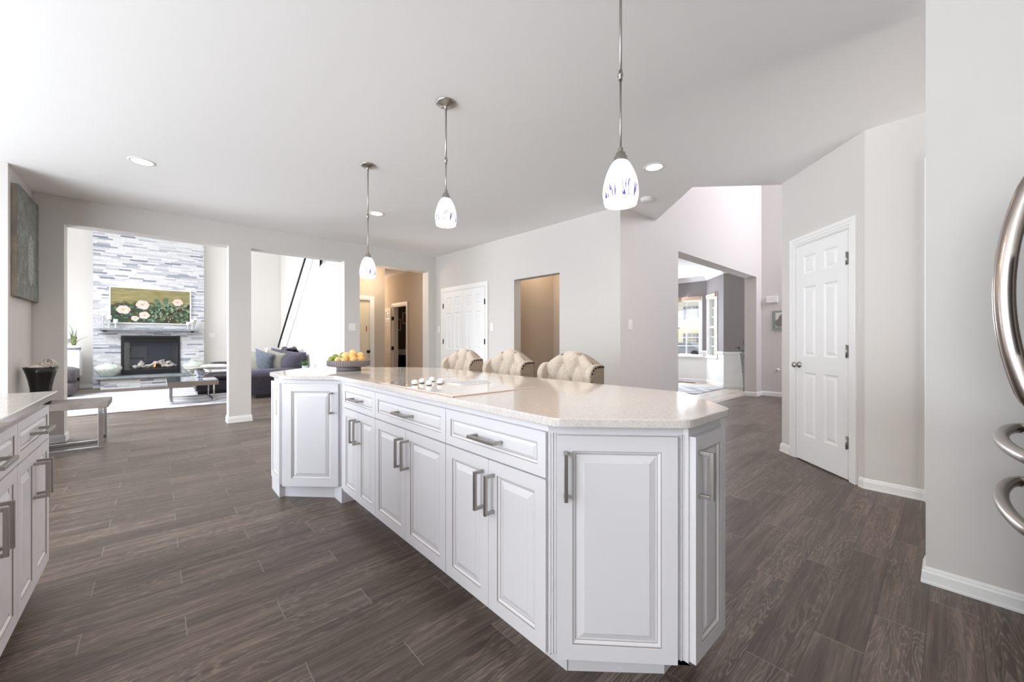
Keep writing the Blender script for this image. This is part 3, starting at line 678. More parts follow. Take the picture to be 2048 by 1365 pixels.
# local +y is left of du; need room side = -y
room = -dn; left = Vector((-du.y, du.x)); flip = left.dot(room) > 0
S = -1 if not flip else 1
assert not flip or True
dl = obj('door_leaf', six_panel(.635, 2.035, .035), 'doorp', d1, (.238, .028, .012), bevel=.001)
knob(dl, .045, .90, -.035)
for z in (1.815, 1.055, .31): hinge(d1, .866, z, -.008, 'nickel', .1)
mb = MB(); casing(mb, .225, .888, 2.062, .075); mb.box(.19, .238, .0005, .12, 0, 2.074); mb.box(.873, .905, .0005, .12, 0, 2.074); mb.box(.238, .873, .0005, .12, 2.053, 2.074)
obj('door_frame', mb, 'trim', d1, bevel=.002)
# double door on the right wall: plane runs from y=6.49 to 5.11 ; local x towards -y, room side -x
ang = math.atan2(5.11-6.49, RX(5.11)-RX(6.49))
d2 = sroot('door_2', 'white six-panel double closet doors on the right wall', 'door', (RX(6.49), 6.49, 0), ang)
Ld = 1.38
mb = MB(); casing(mb, .075, Ld-.075, 2.065, .07, 0, .018)
obj('door_frame', mb, 'trim', d2, bevel=.002)
for i in (0, 1):
    obj('door_leaf', six_panel(.608, 2.04, .012), 'doorp', d2, (.08+i*.612, -.001, .012), bevel=.001)
for x in (.082, Ld-.082):
    for z in (1.80, 1.13, .3): hinge(d2, x, z, -.016, 'darkmetal', .085)
# hall door 1 (cream, slightly ajar look) and powder room door
d3 = sroot('door_3', 'cream door standing open under the stairs in the right opening', 'door', (2.62, 7.72, 0))
mb = MB(); casing(mb, .0, .54, 1.97, .062); mb.box(-.0, .018, .0005, .12, 0, 1.97); mb.box(.522, .54, .0005, .12, 0, 1.97); mb.box(.018, .522, .0005, .12, 1.95, 1.97); obj('door_frame', mb, 'trim', d3)
dl = obj('door_leaf', MB().box(.02, .522, .05, .085, .01, 1.95), 'cream', d3)
knob(dl, .50, .93, .05, 'darkmetal')
obj('red_tag', MB().box(.46, .475, .044, .05, 1.33, 1.44), mat('red_tag', (170, 60, 40)), d3)
d4 = sroot('door_4', 'open white powder room door with dark hinges on the corridor wall', 'door', (4.364, 9.27, 0), -PI/2)
mb = MB(); casing(mb, .0, .68, 2.0, .07); mb.box(0, .02, .0005, .116, 0, 1.999); mb.box(.66, .68, .0005, .116, 0, 1.999); mb.box(.02, .66, .0005, .116, 1.98, 1.999)
obj('door_frame', mb, 'trim', d4)
dl = obj('door_leaf', six_panel(.63, 1.96, .03), 'doorp', d4, (-.70, -.018, .012), bevel=.001)
for z in (1.70, .96): 
    mb = MB(); mb.box(-.03, .022, -.045, .0, z-.045, z+.045); obj('hinge', mb, 'darkmetal', d4)
# cased opening edge beside the near wall
struct('trim_4', MB().box(4.035, 4.075, .0, .122, 0, 2.44), 'trim', 'tall narrow white casing at the edge of the near right wall', 'casing')

# ================================================================== ISLAND
TOE, CT, SL = .10, .874, .902
DZ0, DZ1 = .115, .684
# --- front units (local x runs from high y to low y; local -y = world -x)
RZF = -PI/2
def unit_front(name, y_hi, y_lo, label, group=None, xf=.965, rz=RZF, depth=.54, dh=.15):
    w_ = y_hi-y_lo
    r = thing(name, label, 'cabinet', (xf, y_hi, 0), rz, group)
    mb = MB(); mb.box(0, w_, 0, depth, TOE, CT); mb.box(0, w_, .085, depth, 0, TOE)
    obj('body', mb, 'cab', r)
    g = .002
    o = obj('drawer', cab_front(w_-2*g, dh, .036, small=True), ['cab', 'glaze'], r, (g, 0, .69), bevel=.0015)
    pull(o, (w_-2*g)/2, dh/2, horiz=True)
    h2 = w_/2
    for k in (0, 1):
        o = obj('door', cab_front(h2-1.5*g, DZ1-DZ0, .048), ['cab', 'glaze'], r, (g+k*(h2-.5*g), 0, DZ0), bevel=.0015)
        pull(o, (h2-1.5*g)-.032 if k == 0 else .032, DZ1-DZ0-.045-.075)
    return r
unit_front('base_cabinet', 2.785, 2.25, 'white island cabinet with one drawer, farthest left in the island front row', 'island front cabinets')
unit_front('base_cabinet', 2.25, 1.489, 'white island cabinet with one drawer in the middle of the front row', 'island front cabinets')
unit_front('base_cabinet', 1.489, .885, 'white island cabinet with one drawer at the near right of the front row', 'island front cabinets')
def fluted(mb, x0, x1, z0, z1, y, n=3, t=.012):
    wd = (x1-x0)/n
    for k in range(n): mb.box(x0+k*wd+.0012, x0+(k+1)*wd-.0012, y-t*(1 if k % 2 else .6), y+.003, z0, z1)
# --- near angled end cabinet
P0, P1 = Vector((.958, .848)), Vector((1.223, .576)); dd = (P1-P0).normalized(); rza = math.atan2(dd.y, dd.x)
nin = Vector((-dd.y, dd.x))     # local +y
ang_o = P0-dd*.028+nin*.02
r = thing('base_cabinet', 'white angled island cabinet with one tall door, nearest to the viewer', 'cabinet', (ang_o.x, ang_o.y, 0), rza)
def toL(o, rz, pts):
    m = Matrix.Rotation(-rz, 2); return [tuple(m @ (Vector(p)-o)) for p in pts]
def angp(a, b=0): p = ang_o+dd*a+nin*b; return (p.x, p.y)
LW = (P1-P0).length
bodyW = [angp(0), angp(LW+.056), (1.255, .557), (1.5, .557) if False else (1.255, .883), (.967, .883)]
mb = MB(); mb.prism(toL(ang_o, rza, bodyW), .114, CT)
toeW = [(1.054, .883), (1.0545, .883), (1.289, .654), (1.255+.02, .70), (1.20, .883)]
mb.prism(toL(ang_o, rza, [(1.054, .8825), (1.289, .6545), (1.2545, .75), (1.2545, .8825)]), 0, .114)
fluted(mb, .001, .026, .116, CT-.035, 0, 3, .006); fluted(mb, LW+.032, LW+.056, .116, CT-.035, 0, 3, .006)
obj('body', mb, 'cab', r, bevel=.0012)
o = obj('door', cab_front(LW, .722, .048), ['cab', 'glaze'], r, (.028, 0, .113), bevel=.002)
pull(o, .026, .722-.042-.082)
# --- near right end cabinet (faces -y), door seen edge-on
r = thing('base_cabinet', 'white island end cabinet with a narrow door, right of the angled cabinet', 'cabinet', (1.2555, .557, 0), 0)
mb = MB(); mb.box(0, .262, 0, .325, .114, CT); mb.prism([(.0335, .0975), (.265, .0975), (.265, .3255), (0, .3255), (0, .193)], 0, .114); obj('body', mb, 'cab', r)
o = obj('door', cab_front(.243, .722, .046), ['cab', 'glaze'], r, (.008, 0, .113), bevel=.002)
pull(o, .026, .722-.045-.075)
# --- seating side cabinet with one handle showing past the corner
r = thing('base_cabinet', 'white cabinet on the seating side of the island, only its handle showing', 'cabinet', (1.5205, .557, 0), PI/2)
mb = MB(); mb.box(.3255, 2.2, .0, .012, TOE, CT); obj('body', mb, 'cab', r)
for k in range(5):
    o = obj('door', cab_front(.42, .722, .058), ['cab', 'glaze'], r, (.012+k*.435, 0, .113), bevel=.002)
    pull(o, .045 if k % 2 == 0 else .375, .722-.055-.075)
# --- far left decorative corner unit
Q0, Q1 = Vector((.664, 3.154)), Vector((.942, 2.879)); qd = (Q1-Q0).normalized(); rzq = math.atan2(qd.y, qd.x); qn = Vector((-qd.y, qd.x))
qo = Q0+qn*.02
r = thing('base_cabinet', 'white angled island cabinet with one tall door at the far left end', 'cabinet', (qo.x, qo.y, 0), rzq)
LQ = (Q1-Q0).length
bodyW = [tuple(qo-qd*.02), (.664, 3.20), (.664, 3.47), (.99, 3.79), (1.06, 3.79), (1.505, 3.33), (1.505, 2.787), (.966, 2.787), (.966, 2.882)]
mb = MB(); mb.prism(toL(qo, rzq, bodyW), TOE, CT)
bW = [(.657, 3.51), (.657, 3.262), (.694, 3.262), (.957, 2.995), (.957, 2.85), (1.052, 2.848), (1.052, 2.79), (1.5, 2.79), (1.5, 3.33), (1.05, 3.79), (.93, 3.79)]
mb.prism(toL(qo, rzq, bW), 0, .105)
fluted(mb, -.024, -.002, .112, CT-.03, 0, 2, .008); fluted(mb, LQ+.003, LQ+.03, .112, CT-.03, 0, 3, .008)
obj('body', mb, 'cab', r, bevel=.0015)
for q_ in ([(.653, 3.51), (.653, 3.258), (.70, 3.258), (.70, 3.51)], [(.953, 2.99), (.953, 2.846), (1.05, 2.844), (1.05, 2.99)]):
    obj('base_moulding', MB().prism(toL(qo, rzq, q_), .098, .108), 'cab', r, bevel=.002)
o = obj('door', cab_front(LQ, .725, .052), ['cab', 'glaze'], r, (0, 0, .113), bevel=.002)
pull(o, LQ-.045, .725-.052-.082)
ep = obj('end_panel', cab_front(.27, .725, .05), ['cab', 'glaze'], r, bevel=.002)
ep.location = tuple(toL(qo, rzq, [(.664, 3.47)])[0])+(.113,); ep.rotation_euler = (0, 0, -PI/2-rzq)
ot = MB(); ot.box(0, .07, -.006, 0, 0, .115); 
oo = obj('outlet_plate', ot, 'plastic', r, bevel=.002); lp = toL(qo, rzq, [(.645, 3.36)])[0]; oo.location = lp+(.60,); oo.rotation_euler = (0, 0, -PI/2-rzq)
# --- countertop
ctp = [(.905, .812), (1.196, .521), (1.511, .521), (1.822, .832), (1.832, 1.6), (1.850, 2.2), (1.862, 3.03), (1.70, 3.30), (1.36, 3.60), (1.075, 3.838), (.978, 3.838), (.631, 3.472), (.625, 3.09), (.895, 2.815), (.905, 2.795)]
def rounded(poly, r, n=4, skip=()):
    out = []; N = len(poly)
    for i, p in enumerate(poly):
        if i in skip: out.append(p); continue
        a, b, c = Vector(poly[i-1]), Vector(p), Vector(poly[(i+1) % N])
        u, v = (a-b), (c-b); k = min(r, u.length*.4, v.length*.4); s, e = b+u.normalized()*k, b+v.normalized()*k
        for t in range(n+1):
            t /= n; q = s*(1-t)**2+b*2*t*(1-t)+e*t*t; out.append(tuple(q))
    return out
ct = obj('countertop', MB().prism(rounded(ctp, .03), CT, SL), 'quartz', bevel=.004, seg=3)
tag(ct, 'pale speckled quartz island worktop with clipped corners', 'countertop')
# --- cooktop
ck = thing('cooktop', 'white glass downdraft cooktop set into the island worktop', 'cooktop', (.932, 1.405, SL+.0004))
obj('glass_top', MB().prism(rounded([(0, 0), (.50, 0), (.50, .74), (0, .74)], .012, 3), 0, .005), 'cooktop', ck, bevel=.0015)
mb = MB()
for a, b, c, e in ((-.004, .504, -.004, -.0005), (-.004, .504, .7405, .744), (-.004, -.0005, -.004, .744), (.5005, .504, -.004, .744)): mb.box(a, b, c, e, 0, .003)
obj('edge_trim', mb, 'pink', ck)
mb = MB(); gx, gy = .31, .40
mb.box(.24, .455, .30, .44, .005, .009); obj('vent_frame', mb, 'white', ck, bevel=.002)
mb = MB()
for k in range(17): x = .252+k*.0118; mb.box(x, x+.005, .312, .428, .009, .0125)
obj('vent_grille', mb, 'grille', ck)
kn = [(.0, .032), (.015, .031), (.021, .026), (.023, .018), (.022, .006), (.019, .005), (.019, .002), (0, .002)]
for (x, y) in ((.085, .50), (.125, .42), (.15, .54), (.20, .435), (.24, .585), (.235, .475)):
    o = obj('knob', MB().lathe([(.012, .003), (.0165, .0045), (.0172, .011), (.0165, .018), (.0135, .0235), (.008, .026), (0, .0268)], 24, cap=False), 'white', ck, (x, y, .005))
    obj('knob_base', MB().lathe([(.0135, 0), (.0135, .0035)], 20), 'darkmetal', o, (0, 0, 0))
# --- fruit bowl
bw = thing('fruit_bowl', 'grey ribbed pedestal bowl of fruit on the far end of the island', 'bowl', (1.157, 3.276, SL))
obj('pedestal', MB().lathe([(.090, 0), (.094, .003), (.094, .036)], 48), 'bowl', bw)
n = 96; mb = MB()
mb.lathe([(.094, .033), (.150, .034), (.160, .040), (.162, .080), (.158, .083), (.150, .083), (.146, .060), (0, .055)], n, rib=0)
obj('basin', mb, 'bowl', bw)
mb = MB()
for k in range(60):
    a = 2*PI*k/60; mb.box(-.0028, .0028, -.002, .002, 0, .040, 0, Matrix.Translation((.1625*math.cos(a), .1625*math.sin(a), .040)) @ Matrix.Rotation(a+PI/2, 4, 'Z'))
obj('ribs', mb, 'bowl', bw)
# fruit
Fw = Vector((.6685, .7437, 0)); Rw = Vector((.7437, -.6685, 0))
def fruit_mesh(r, elong, seed):
    rnd = random.Random(seed); mb = MB(); prof = []
    for i in range(13):
        t = i/12; a = PI*t; rr = math.sin(a)**.85*r; z = -math.cos(a)*r*elong
        if t > .93: z += r*.06
        prof.append((max(0, rr), z))
    return mb.lathe(prof, 20, cap=False)
fr = [('green', -.108, .0, .108, .024, 'dark green fruit leaning on the upper left of the pile'), ('green', -.06, .02, .122, .023, 'green fruit at the back left top of the pile'), ('green', -.115, -.06, .088, .026, 'large green fruit at the left rim'),
      ('green', -.07, -.05, .098, .017, 'small green fruit in the left middle of the pile'), ('yellow', -.02, -.01, .115, .031, 'pale yellow fruit near the middle top'), ('yellow', -.045, -.10, .084, .025, 'yellow-green fruit at the front rim'),
      ('yellow', .012, .045, .138, .028, 'yellow fruit crowning the pile'), ('orange', .034, -.005, .118, .030, 'orange-yellow fruit right of the middle'), ('orange', .010, -.10, .086, .026, 'orange-yellow fruit at the middle of the front rim'),
      ('orange', .062, -.07, .088, .029, 'orange fruit at the front right rim'), ('orange', .088, .02, .120, .027, 'orange fruit at the upper right of the pile'), ('orange', .105, -.03, .088, .028, 'orange fruit at the far right rim'),
      ('yellow', -.02, .08, .088, .027, 'yellow fruit hidden at the back of the pile'), ('orange', .07, .085, .09, .027, 'orange fruit at the back right of the pile')]
for i, (m_, lr, fb, z, rr, lab) in enumerate(fr):
    if i >= 12: pass
    p = Vector((1.157, 3.276, SL+z))+Rw*lr+Fw*fb
    o = obj('fruit', fruit_mesh(rr, 1.12, i), m_, loc=p); o.rotation_euler = (random.uniform(.9, 1.9), random.uniform(-.5, .5), random.uniform(0, 6))
    tag(o, lab+' in the grey bowl', 'fruit', 'fruit in the ribbed bowl')
    if m_ != 'green':
        obj('stem_end', MB().ball((0, 0, rr*1.09), .0035, 8, 5), 'twig', o)

# ================================================================== LEFT PENINSULA
def side_unit(y_hi, y_lo, label):
    w_ = y_hi-y_lo
    r = thing('base_cabinet', label, 'cabinet', (-.40, y_lo, 0), PI/2, 'left run cabinets')
    mb = MB(); mb.box(0, w_, 0, .58, TOE, CT); mb.box(0, w_, .08, .58, 0, TOE); obj('body', mb, 'cab', r)
    g = .002
    o = obj('drawer', cab_front(w_-2*g, .15, .036, small=True), ['cab', 'glaze'], r, (g, 0, .69), bevel=.0015); pull(o, w_/2, .075, horiz=True)
    h2 = w_/2
    for k in (0, 1):
        o = obj('door', cab_front(h2-1.5*g, DZ1-DZ0, .048), ['cab', 'glaze'], r, (g+k*(h2-.5*g), 0, DZ0), bevel=.0015)
        pull(o, (h2-1.5*g)-.032 if k == 0 else .032, DZ1-DZ0-.045-.075)
side_unit(2.83, 2.27, 'white cabinet at the far end of the left run, two doors under a drawer')
side_unit(2.27, 1.60, 'white cabinet cut off by the left photo edge, nearer in the left run')
side_unit(1.60, 1.0, 'white cabinet of the left run closest to the viewer, out of frame')
tag(obj('countertop', MB().prism(rounded([(-.355, 1.0), (-.355, 2.85), (-1.02, 2.85), (-1.02, 1.0)], .008, 3), CT, SL), 'quartz', bevel=.003), 'pale quartz worktop at the left photo edge', 'countertop')

# ================================================================== BAR STOOLS
def make_stool(label):
    # local: front faces -x ; origin on the floor below the seat centre ; wings front edge at x=.035
    r = thing('bar_stool', label, 'stool', (2.10, 1.85, 0), 0, 'tufted stools along the island')
    WX, HW = .035, .25
    # tufted inner back
    nu, nv = 56, 44; z0 = .64
    top = lambda u: .975+.095*math.cos(u*PI/2)**.9 if abs(u) < 1 else .975
    btn = [(-.36, .80), (.36, .80), (-.72, .46), (0, .46), (.72, .46), (-.36, .14), (.36, .14)]
    segs = [((-.36, .80), (-.42, 1.08)), ((.36, .80), (.42, 1.08))]
    for a in btn:
        for b in btn:
            if a[1] > b[1] and abs(a[0]-b[0]) < .4 and a[1]-b[1] < .4: segs.append((a, b))
    segs += [((-.72, .46), (-1.05, .8)), ((.72, .46), (1.05, .8)), ((-.72, .46), (-1.05, .14)), ((.72, .46), (1.05, .14))]
    def dseg(p, a, b):
        ax, ay = a; bx, by = b; px, py = p; dx, dy = bx-ax, by-ay
        t = max(0, min(1, ((px-ax)*dx+(py-ay)*dy)/(dx*dx+dy*dy))); return math.hypot(px-ax-t*dx, (py-ay-t*dy)*1.0)
    mb = MB(); vs = []
    for j in range(nv+1):
        for i in range(nu+1):
            u = -1+2*i/nu; v = j/nv
            hh = top(u)-z0
            d = min(dseg((u, v*1.0), a, b) for a, b in segs); db = min(math.hypot(u-b[0], (v-b[1])*1.3) for b in btn)
            puff = .028*(1-math.exp(-d/.085))-.02*math.exp(-(db/.09)**2)
            roll = 0
            if v > .86: k = (v-.86)/.14; roll = .045*(1-math.cos(k*PI/2))
            curve = .03*abs(u)**3
            edge = max(0, abs(u)-.86)/.14
            x = .155-puff-curve+roll+.01*edge+.05*(1-v)*0
            z = z0+hh*(v if v < .86 else .86+.14*math.sin((v-.86)/.14*PI/2))
            vs.append((x-.02, u*(HW-.045), z))
    fs = [(j*(nu+1)+i, (j+1)*(nu+1)+i, (j+1)*(nu+1)+i+1, j*(nu+1)+i+1) for j in range(nv) for i in range(nu)]
    mb.add(vs, fs, 0, True); obj('tufted_back', mb, 'linen', r)
    # outer shell of the back
    mb = MB(); vs = []
    n = 24
    for i in range(n+1):
        u = -1+2*i/n; zt = top(u)-.004; y = u*(HW-.01)
        for (x, z) in ((.13, zt-.012), (.165, zt), (.195, zt-.008), (.208, zt-.03), (.205, .62), (.15, .60)):
            vs.append((x-.0, y, z))
    fs = [(i*6+k, i*6+k+1, (i+1)*6+k+1, (i+1)*6+k) for i in range(n) for k in range(5)]
    mb.add(vs, fs, 0, True); obj('back_shell', mb, 'linen2', r)
    for s in (-1, 1):
        # wing: rounded front-top corner, slightly bowed outwards
        prof = []; R = .085
        for k in range(9):
            a = PI-(PI/2)*k/8; prof.append((WX+R+R*math.cos(a), .978-R+R*math.sin(a)))
        prof += [(.165, .98), (.205, .975), (.20, .62), (WX, .62)]
        mb = MB(); T = .052; yo = s*HW; yi = s*(HW-T)
        ys = (yo, yi) if s > 0 else (yo, yi)
        vs = [(x, yo, z) for x, z in prof]+[(x, yi, z) for x, z in prof]; m = len(prof)
        fo = list(range(m)); fi = [m+k for k in range(m)]
        fs = [tuple(fo if s > 0 else fo[::-1]), tuple(fi[::-1] if s > 0 else fi)]+[((k, m+k, m+(k+1) % m, (k+1) % m) if s > 0 else (k, (k+1) % m, m+(k+1) % m, m+k)) for k in range(m)]
        mb.add(vs, fs, [1, 0]+[0]*m)
        wv = obj('wing', mb, ['linen', 'linen2'], r, bevel=.018, seg=4)
        nm = None
        pts = []
        for z in (.66, .70, .74, .78, .82, .86): pts.append((WX+.018, z))
        for k in range(1, 4): a = PI-(PI/2)*k/4; pts.append((WX+R+(R-.018)*math.cos(a), .978-R+(R-.018)*math.sin(a)))
        pts += [(WX+R+.0, .960), (WX+R+.022, .961), (WX+R+.044, .961), (WX+R+.066, .96)]
        for (x, z) in pts:
            if nm is None:
                q = obj('nailhead', MB().ball((0, 0, 0), .0075, 10, 6, 0, (1, .5, 1)), 'darkmetal', wv, (x, s*(HW+.0015), z)); nm = q
            else:
                q = nm.copy(); C.objects.link(q); q.parent = wv; q.location = (x, s*(HW+.0015), z)
    mb = MB(); mb.prism(rounded([(-.23, -.23), (-.23, .23), (.16, .23), (.16, -.23)], .06), .56, .66); obj('seat', mb, 'linen', r, bevel=.025, seg=3)
    mb = MB(); mb.box(-.20, .16, -.20, .20, .52, .565); obj('seat_frame', mb, 'darkmetal', r)
    for sx in (-1, 1):
        for s in (-1, 1):
            obj('leg', MB().tube([(sx*.17-.01, s*.18, .54), (sx*.20-.01, s*.21, 0)], [.024, .016], square=True), 'vanity', r)
    mb = MB(); mb.box(-.20, .18, -.205, -.185, .22, .245); mb.box(-.20, .18, .185, .205, .22, .245); mb.box(-.205, -.185, -.2, .2, .17, .195); obj('stretcher', mb, 'vanity', r)
    return r
st = make_stool('tufted cream linen stool nearest the foyer, largest of three at the island')
dup(st, (2.10, 2.53, 0), label='tufted cream linen stool in the middle of the row of three')
dup(st, (2.10, 3.216, 0), label='tufted cream linen stool in front of the white double doors')

# ================================================================== PENDANTS
def pendant(x, y, zb, zj, label):
    r = thing('pendant_light', label, 'pendant light', (x, y, HC), 0, 'pendants over the island')
    zt = zb+.185
    obj('canopy', MB().lathe([(.068, 0), (.068, -.006), (.055, -.014), (.02, -.022), (.010, -.03), (.009, -.05), (0, -.05)], 36, cap=False), 'nickel', r)
    obj('rod', MB().lathe([(.0055, -.05), (.0055, zj-HC)], 12).lathe([(.0042, zj-HC), (.0042, zt+.045-HC)], 12), 'nickel', r)
    obj('coupler', MB().ball((0, 0, zj-HC), .012, 16, 10).lathe([(.008, -.022), (.008, .018)], 14, (0, 0, zj-HC)), 'nickel', r)
    z = zt-HC
    obj('socket_cap', MB().lathe([(.005, .062), (.009, .058), (.012, .050), (.010, .043), (.012, .040), (.019, .035), (.021, .024), (.026, .020), (.028, .006), (.033, .0), (.031, -.006)], 28, (0, 0, z)), 'nickel', r)
    prof = [(.030, 0), (.040, -.012), (.054, -.038), (.066, -.072), (.0735, -.108), (.0755, -.135), (.073, -.160), (.068, -.178), (.0665, -.184), (.064, -.184), (.066, -.172), (.0705, -.150), (.0725, -.13), (.0705, -.105), (.062, -.07), (.05, -.036), (.034, -.010)]
    obj('shade', MB().lathe(prof, 48, cap=False), 'shade', r, (0, 0, z), sub=1)
    obj('bulb', MB().ball((0, 0, z-.10), .03, 18, 12).lathe([(.013, -.07), (.013, -.01)], 14, (0, 0, z)), 'bulb', r)
    l = bpy.data.lights.new('pendant_bulb', 'POINT'); l.energy = 14; l.color = (1, .86, .70); l.shadow_soft_size = .03
    lo_ = bpy.data.objects.new('pendant_bulb', l); C.objects.link(lo_); lo_.parent = r; lo_.location = (0, 0, z-.16)
pendant(1.458, .934, 1.716, 2.267, 'nearest pendant with purple-swirled white glass shade, right of the other two')
pendant(1.466, 2.307, 1.93, 2.377, 'middle pendant with purple-flecked glass shade and round ceiling canopy in view')
pendant(1.449, 3.61, 1.73, 2.30, 'farthest pendant, hanging in front of the far wall above the fruit bowl')
def downlight(x, y, label, warm=(1, .90, .78), pw=40):
    r = thing('recessed_light', label, 'ceiling light', (x, y, HC), 0, 'recessed ceiling lights')
    obj('trim_ring', MB().lathe([(.072, -.001), (.074, -.006), (.092, -.005), (.097, 0)], 40, cap=False), 'trim', r)
    obj('lens', MB().lathe([(0, -.0025), (.073, -.0025)], 40, cap=False), 'bulb', r)
    l = bpy.data.lights.new('downlight', 'SPOT'); l.energy = pw; l.color = warm; l.spot_size = math.radians(150); l.spot_blend = .8; l.shadow_soft_size = .07
    o = bpy.data.objects.new('downlight', l); C.objects.link(o); o.location = (x, y, HC-.02)
downlight(-.11, 4.903, 'round recessed ceiling light at upper left of the photo')
downlight(2.075, 4.895, 'round recessed ceiling light behind the pendant cords')
downlight(3.452, 1.853, 'warm round recessed ceiling light right of the nearest pendant', (1, .8, .6), 22)
sd = thing('smoke_detector', 'white round smoke detector on the ceiling near the foyer edge', 'smoke detector', (4.15, 2.32, HC))
obj('housing', MB().lathe([(.066, 0), (.068, -.012), (.060, -.030), (.045, -.038), (0, -.040)], 36, cap=False), 'plastic', sd)
obj('vent_ring', MB().lathe([(.069, -.010), (.0705, -.013), (.066, -.018)], 36, cap=False), 'grille', sd)

# ================================================================== REFRIGERATOR
fg = thing('refrigerator', 'stainless french-door refrigerator cut off at the right photo edge', 'refrigerator', (1.70, -.19, 0))
FWD = .90
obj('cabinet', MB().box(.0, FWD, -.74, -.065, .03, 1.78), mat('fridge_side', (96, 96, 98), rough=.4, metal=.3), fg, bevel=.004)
def curved(w0, w1, z0, z1):
    mb = MB(); n = 14; poly = [(w0, -.06)]
    for k in range(n+1):
        x = w0+(w1-w0)*k/n; t = (x/FWD-.5)*2; poly.append((x, -.022+.022*(1-t*t)))
    poly.append((w1, -.06)); return mb.prism(poly, z0, z1)
for nm, a, b, c, e in (('door', .003, FWD/2-.002, .86, 1.775), ('door', FWD/2+.002, FWD-.003, .86, 1.775), ('freezer_drawer', .003, FWD-.003, .645, .853), ('freezer_drawer', .003, FWD-.003, .07, .638)):
    o = obj(nm, curved(a, b, c, e), 'steeld', fg, bevel=.006, seg=3)
    if nm == 'door':
        hx = FWD/2-.045 if a < .1 else FWD/2+.045
        pts = []; 
        for k in range(25):
            t = k/24; z = .935+.735*t; pts.append((hx, .008+.060*math.sin(PI*t)**.75, z))
        mb = MB(); mb.tube(pts, .0245, 16); mb.box(hx-.016, hx+.016, -.004, .014, .93, .965); mb.box(hx-.016, hx+.016, -.004, .014, 1.64, 1.675)
        obj('handle', mb, 'steel', o, bevel=.002)
    else:
        zc = .80 if c > .5 else .592
        pts = [(.10+.70*k/24, .010+.062*math.sin(PI*k/24)**.6, zc) for k in range(25)]
        mb = MB(); mb.tube(pts, .019, 16); mb.box(.085, .115, -.006, .014, zc-.018, zc+.018); mb.box(.785, .815, -.006, .014, zc-.018, zc+.018)
        obj('handle', mb, 'steel', o, bevel=.002)
obj('water_dispenser', MB().box(.15, .37, -.004, .010, 1.10, 1.42), 'black', fg, bevel=.004)
obj('toe_grille', MB().box(.02, FWD-.02, -.06, -.04, .0, .065), 'black', fg)

# ================================================================== SWITCHES
def plate(name, loc, rz, w_, h_, label, rockers=1, kind='light_switch', cat='light switch'):
    r = thing(name, label, cat, loc, rz)
    obj('cover_plate', MB().box(-w_/2, w_/2, -.006, 0, -h_/2, h_/2), 'plastic', r, bevel=.0025)
    for k in range(rockers):
        x = (k-(rockers-1)/2)*.045
        obj('rocker' if cat == 'light switch' else 'socket', MB().box(x-.016, x+.016, -.010, -.006, -.034, .034), 'plastic', r, bevel=.0015)
    return r
plate('light_switch', (2.415, 6.68, 1.375), 0, .115, .12, 'double light switch plate on the pier left of the hall opening', 2)
plate('light_switch', (4.362, 2.66, 1.345), 0, .09, .125, 'light switch plate on the foyer wall right of the stools', 2)
plate('light_switch', (RX(6.55), 6.57, 1.36), -PI/2, .075, .12, 'single light switch just left of the double doors')
plate('light_switch', (RX(5.02), 5.02, 1.37), -PI/2, .08, .125, 'single light switch just right of the double doors')
plate('wall_outlet', (10.27, 3.42, .42), -PI/2, .08, .12, 'white outlet on the dining room wainscot', 1, cat='outlet')
plate('light_switch', (-1.32, 13.95, 1.33), 0, .12, .12, 'switch plate on the living wall left of the stone chimney', 2)
plate('light_switch', (1.13, 13.95, 1.30), 0, .13, .12, 'switch plate on the living wall right of the stone chimney', 2)

# ================================================================== FOYER ITEMS
sb = thing('siren_box', 'white doorbell chime box on the entry wall above the glass picture', 'door chime', (9.46, 2.46, 2.0), -PI/2)
obj('housing', MB().box(-.10, .10, -.05, 0, -.065, .065), 'plastic', sb, bevel=.008); obj('base_strip', MB().box(-.10, .10, -.045, -.002, -.075, -.062), 'grille', sb)
gp = thing('glass_picture', 'frosted glass wall picture with a grey blossom beside the pantry corner', 'picture', (9.46, 2.20, 1.56), -PI/2)
obj('panel', MB().box(-.26, .26, -.03, -.022, -.20, .20), 'tealg', gp)
mb = MB(); mb.box(-.20, .26, -.034, -.031, -.14, .16, 1)
for q_, (cx, cz, rr) in enumerate(((-.02, .02, .13), (-.13, -.05, .08), (.11, -.05, .09))):
    mb.add([(cx+rr*math.cos(2*PI*k/24), -.0355-.0004*q_, cz+rr*math.sin(2*PI*k/24)) for k in range(24)], [tuple(range(24))], 0)
mb.add([(-.06, -.037, -.14), (.05, -.037, -.14), (0, -.037, -.04)], [(0, 1, 2)], 1)
obj('artwork', mb, ['greyart', 'artw'], gp)
mb = MB()
for x in (-.235, .235):
    for z in (-.175, .175): mb.lathe([(.012, 0), (.012, .036)], 14, mx=Matrix.Translation((x, 0, z)) @ Matrix.Rotation(PI/2, 4, 'X'))
obj('standoffs', mb, 'nickel', gp)
dc = tag(obj('door_stop_knob', MB().lathe([(0, 0), (.03, .004), (.032, .03), (.02, .05), (.012, .07)], 16, cap=False), 'plastic', loc=(9.46, 2.36, .55)), 'small white knob beside the pantry wall edge at chair height', 'knob')
dc.rotation_euler = (0, -PI/2, 0)
vs_ = thing('floor_vase', 'tall tapered silver mosaic vase with dark leafy stems in the dining room', 'vase', (9.85, 3.06, .001))
prof = [(.07, 0), (.075, .02), (.09, .3), (.12, .62), (.15, .86), (.145, .87), (.11, .62), (.06, .05)]
obj('vessel', MB().lathe(prof, 4, cap=False, smooth=False), 'mosaic', vs_, rz=PI/4)
mb = MB(); rr = random.Random(5)
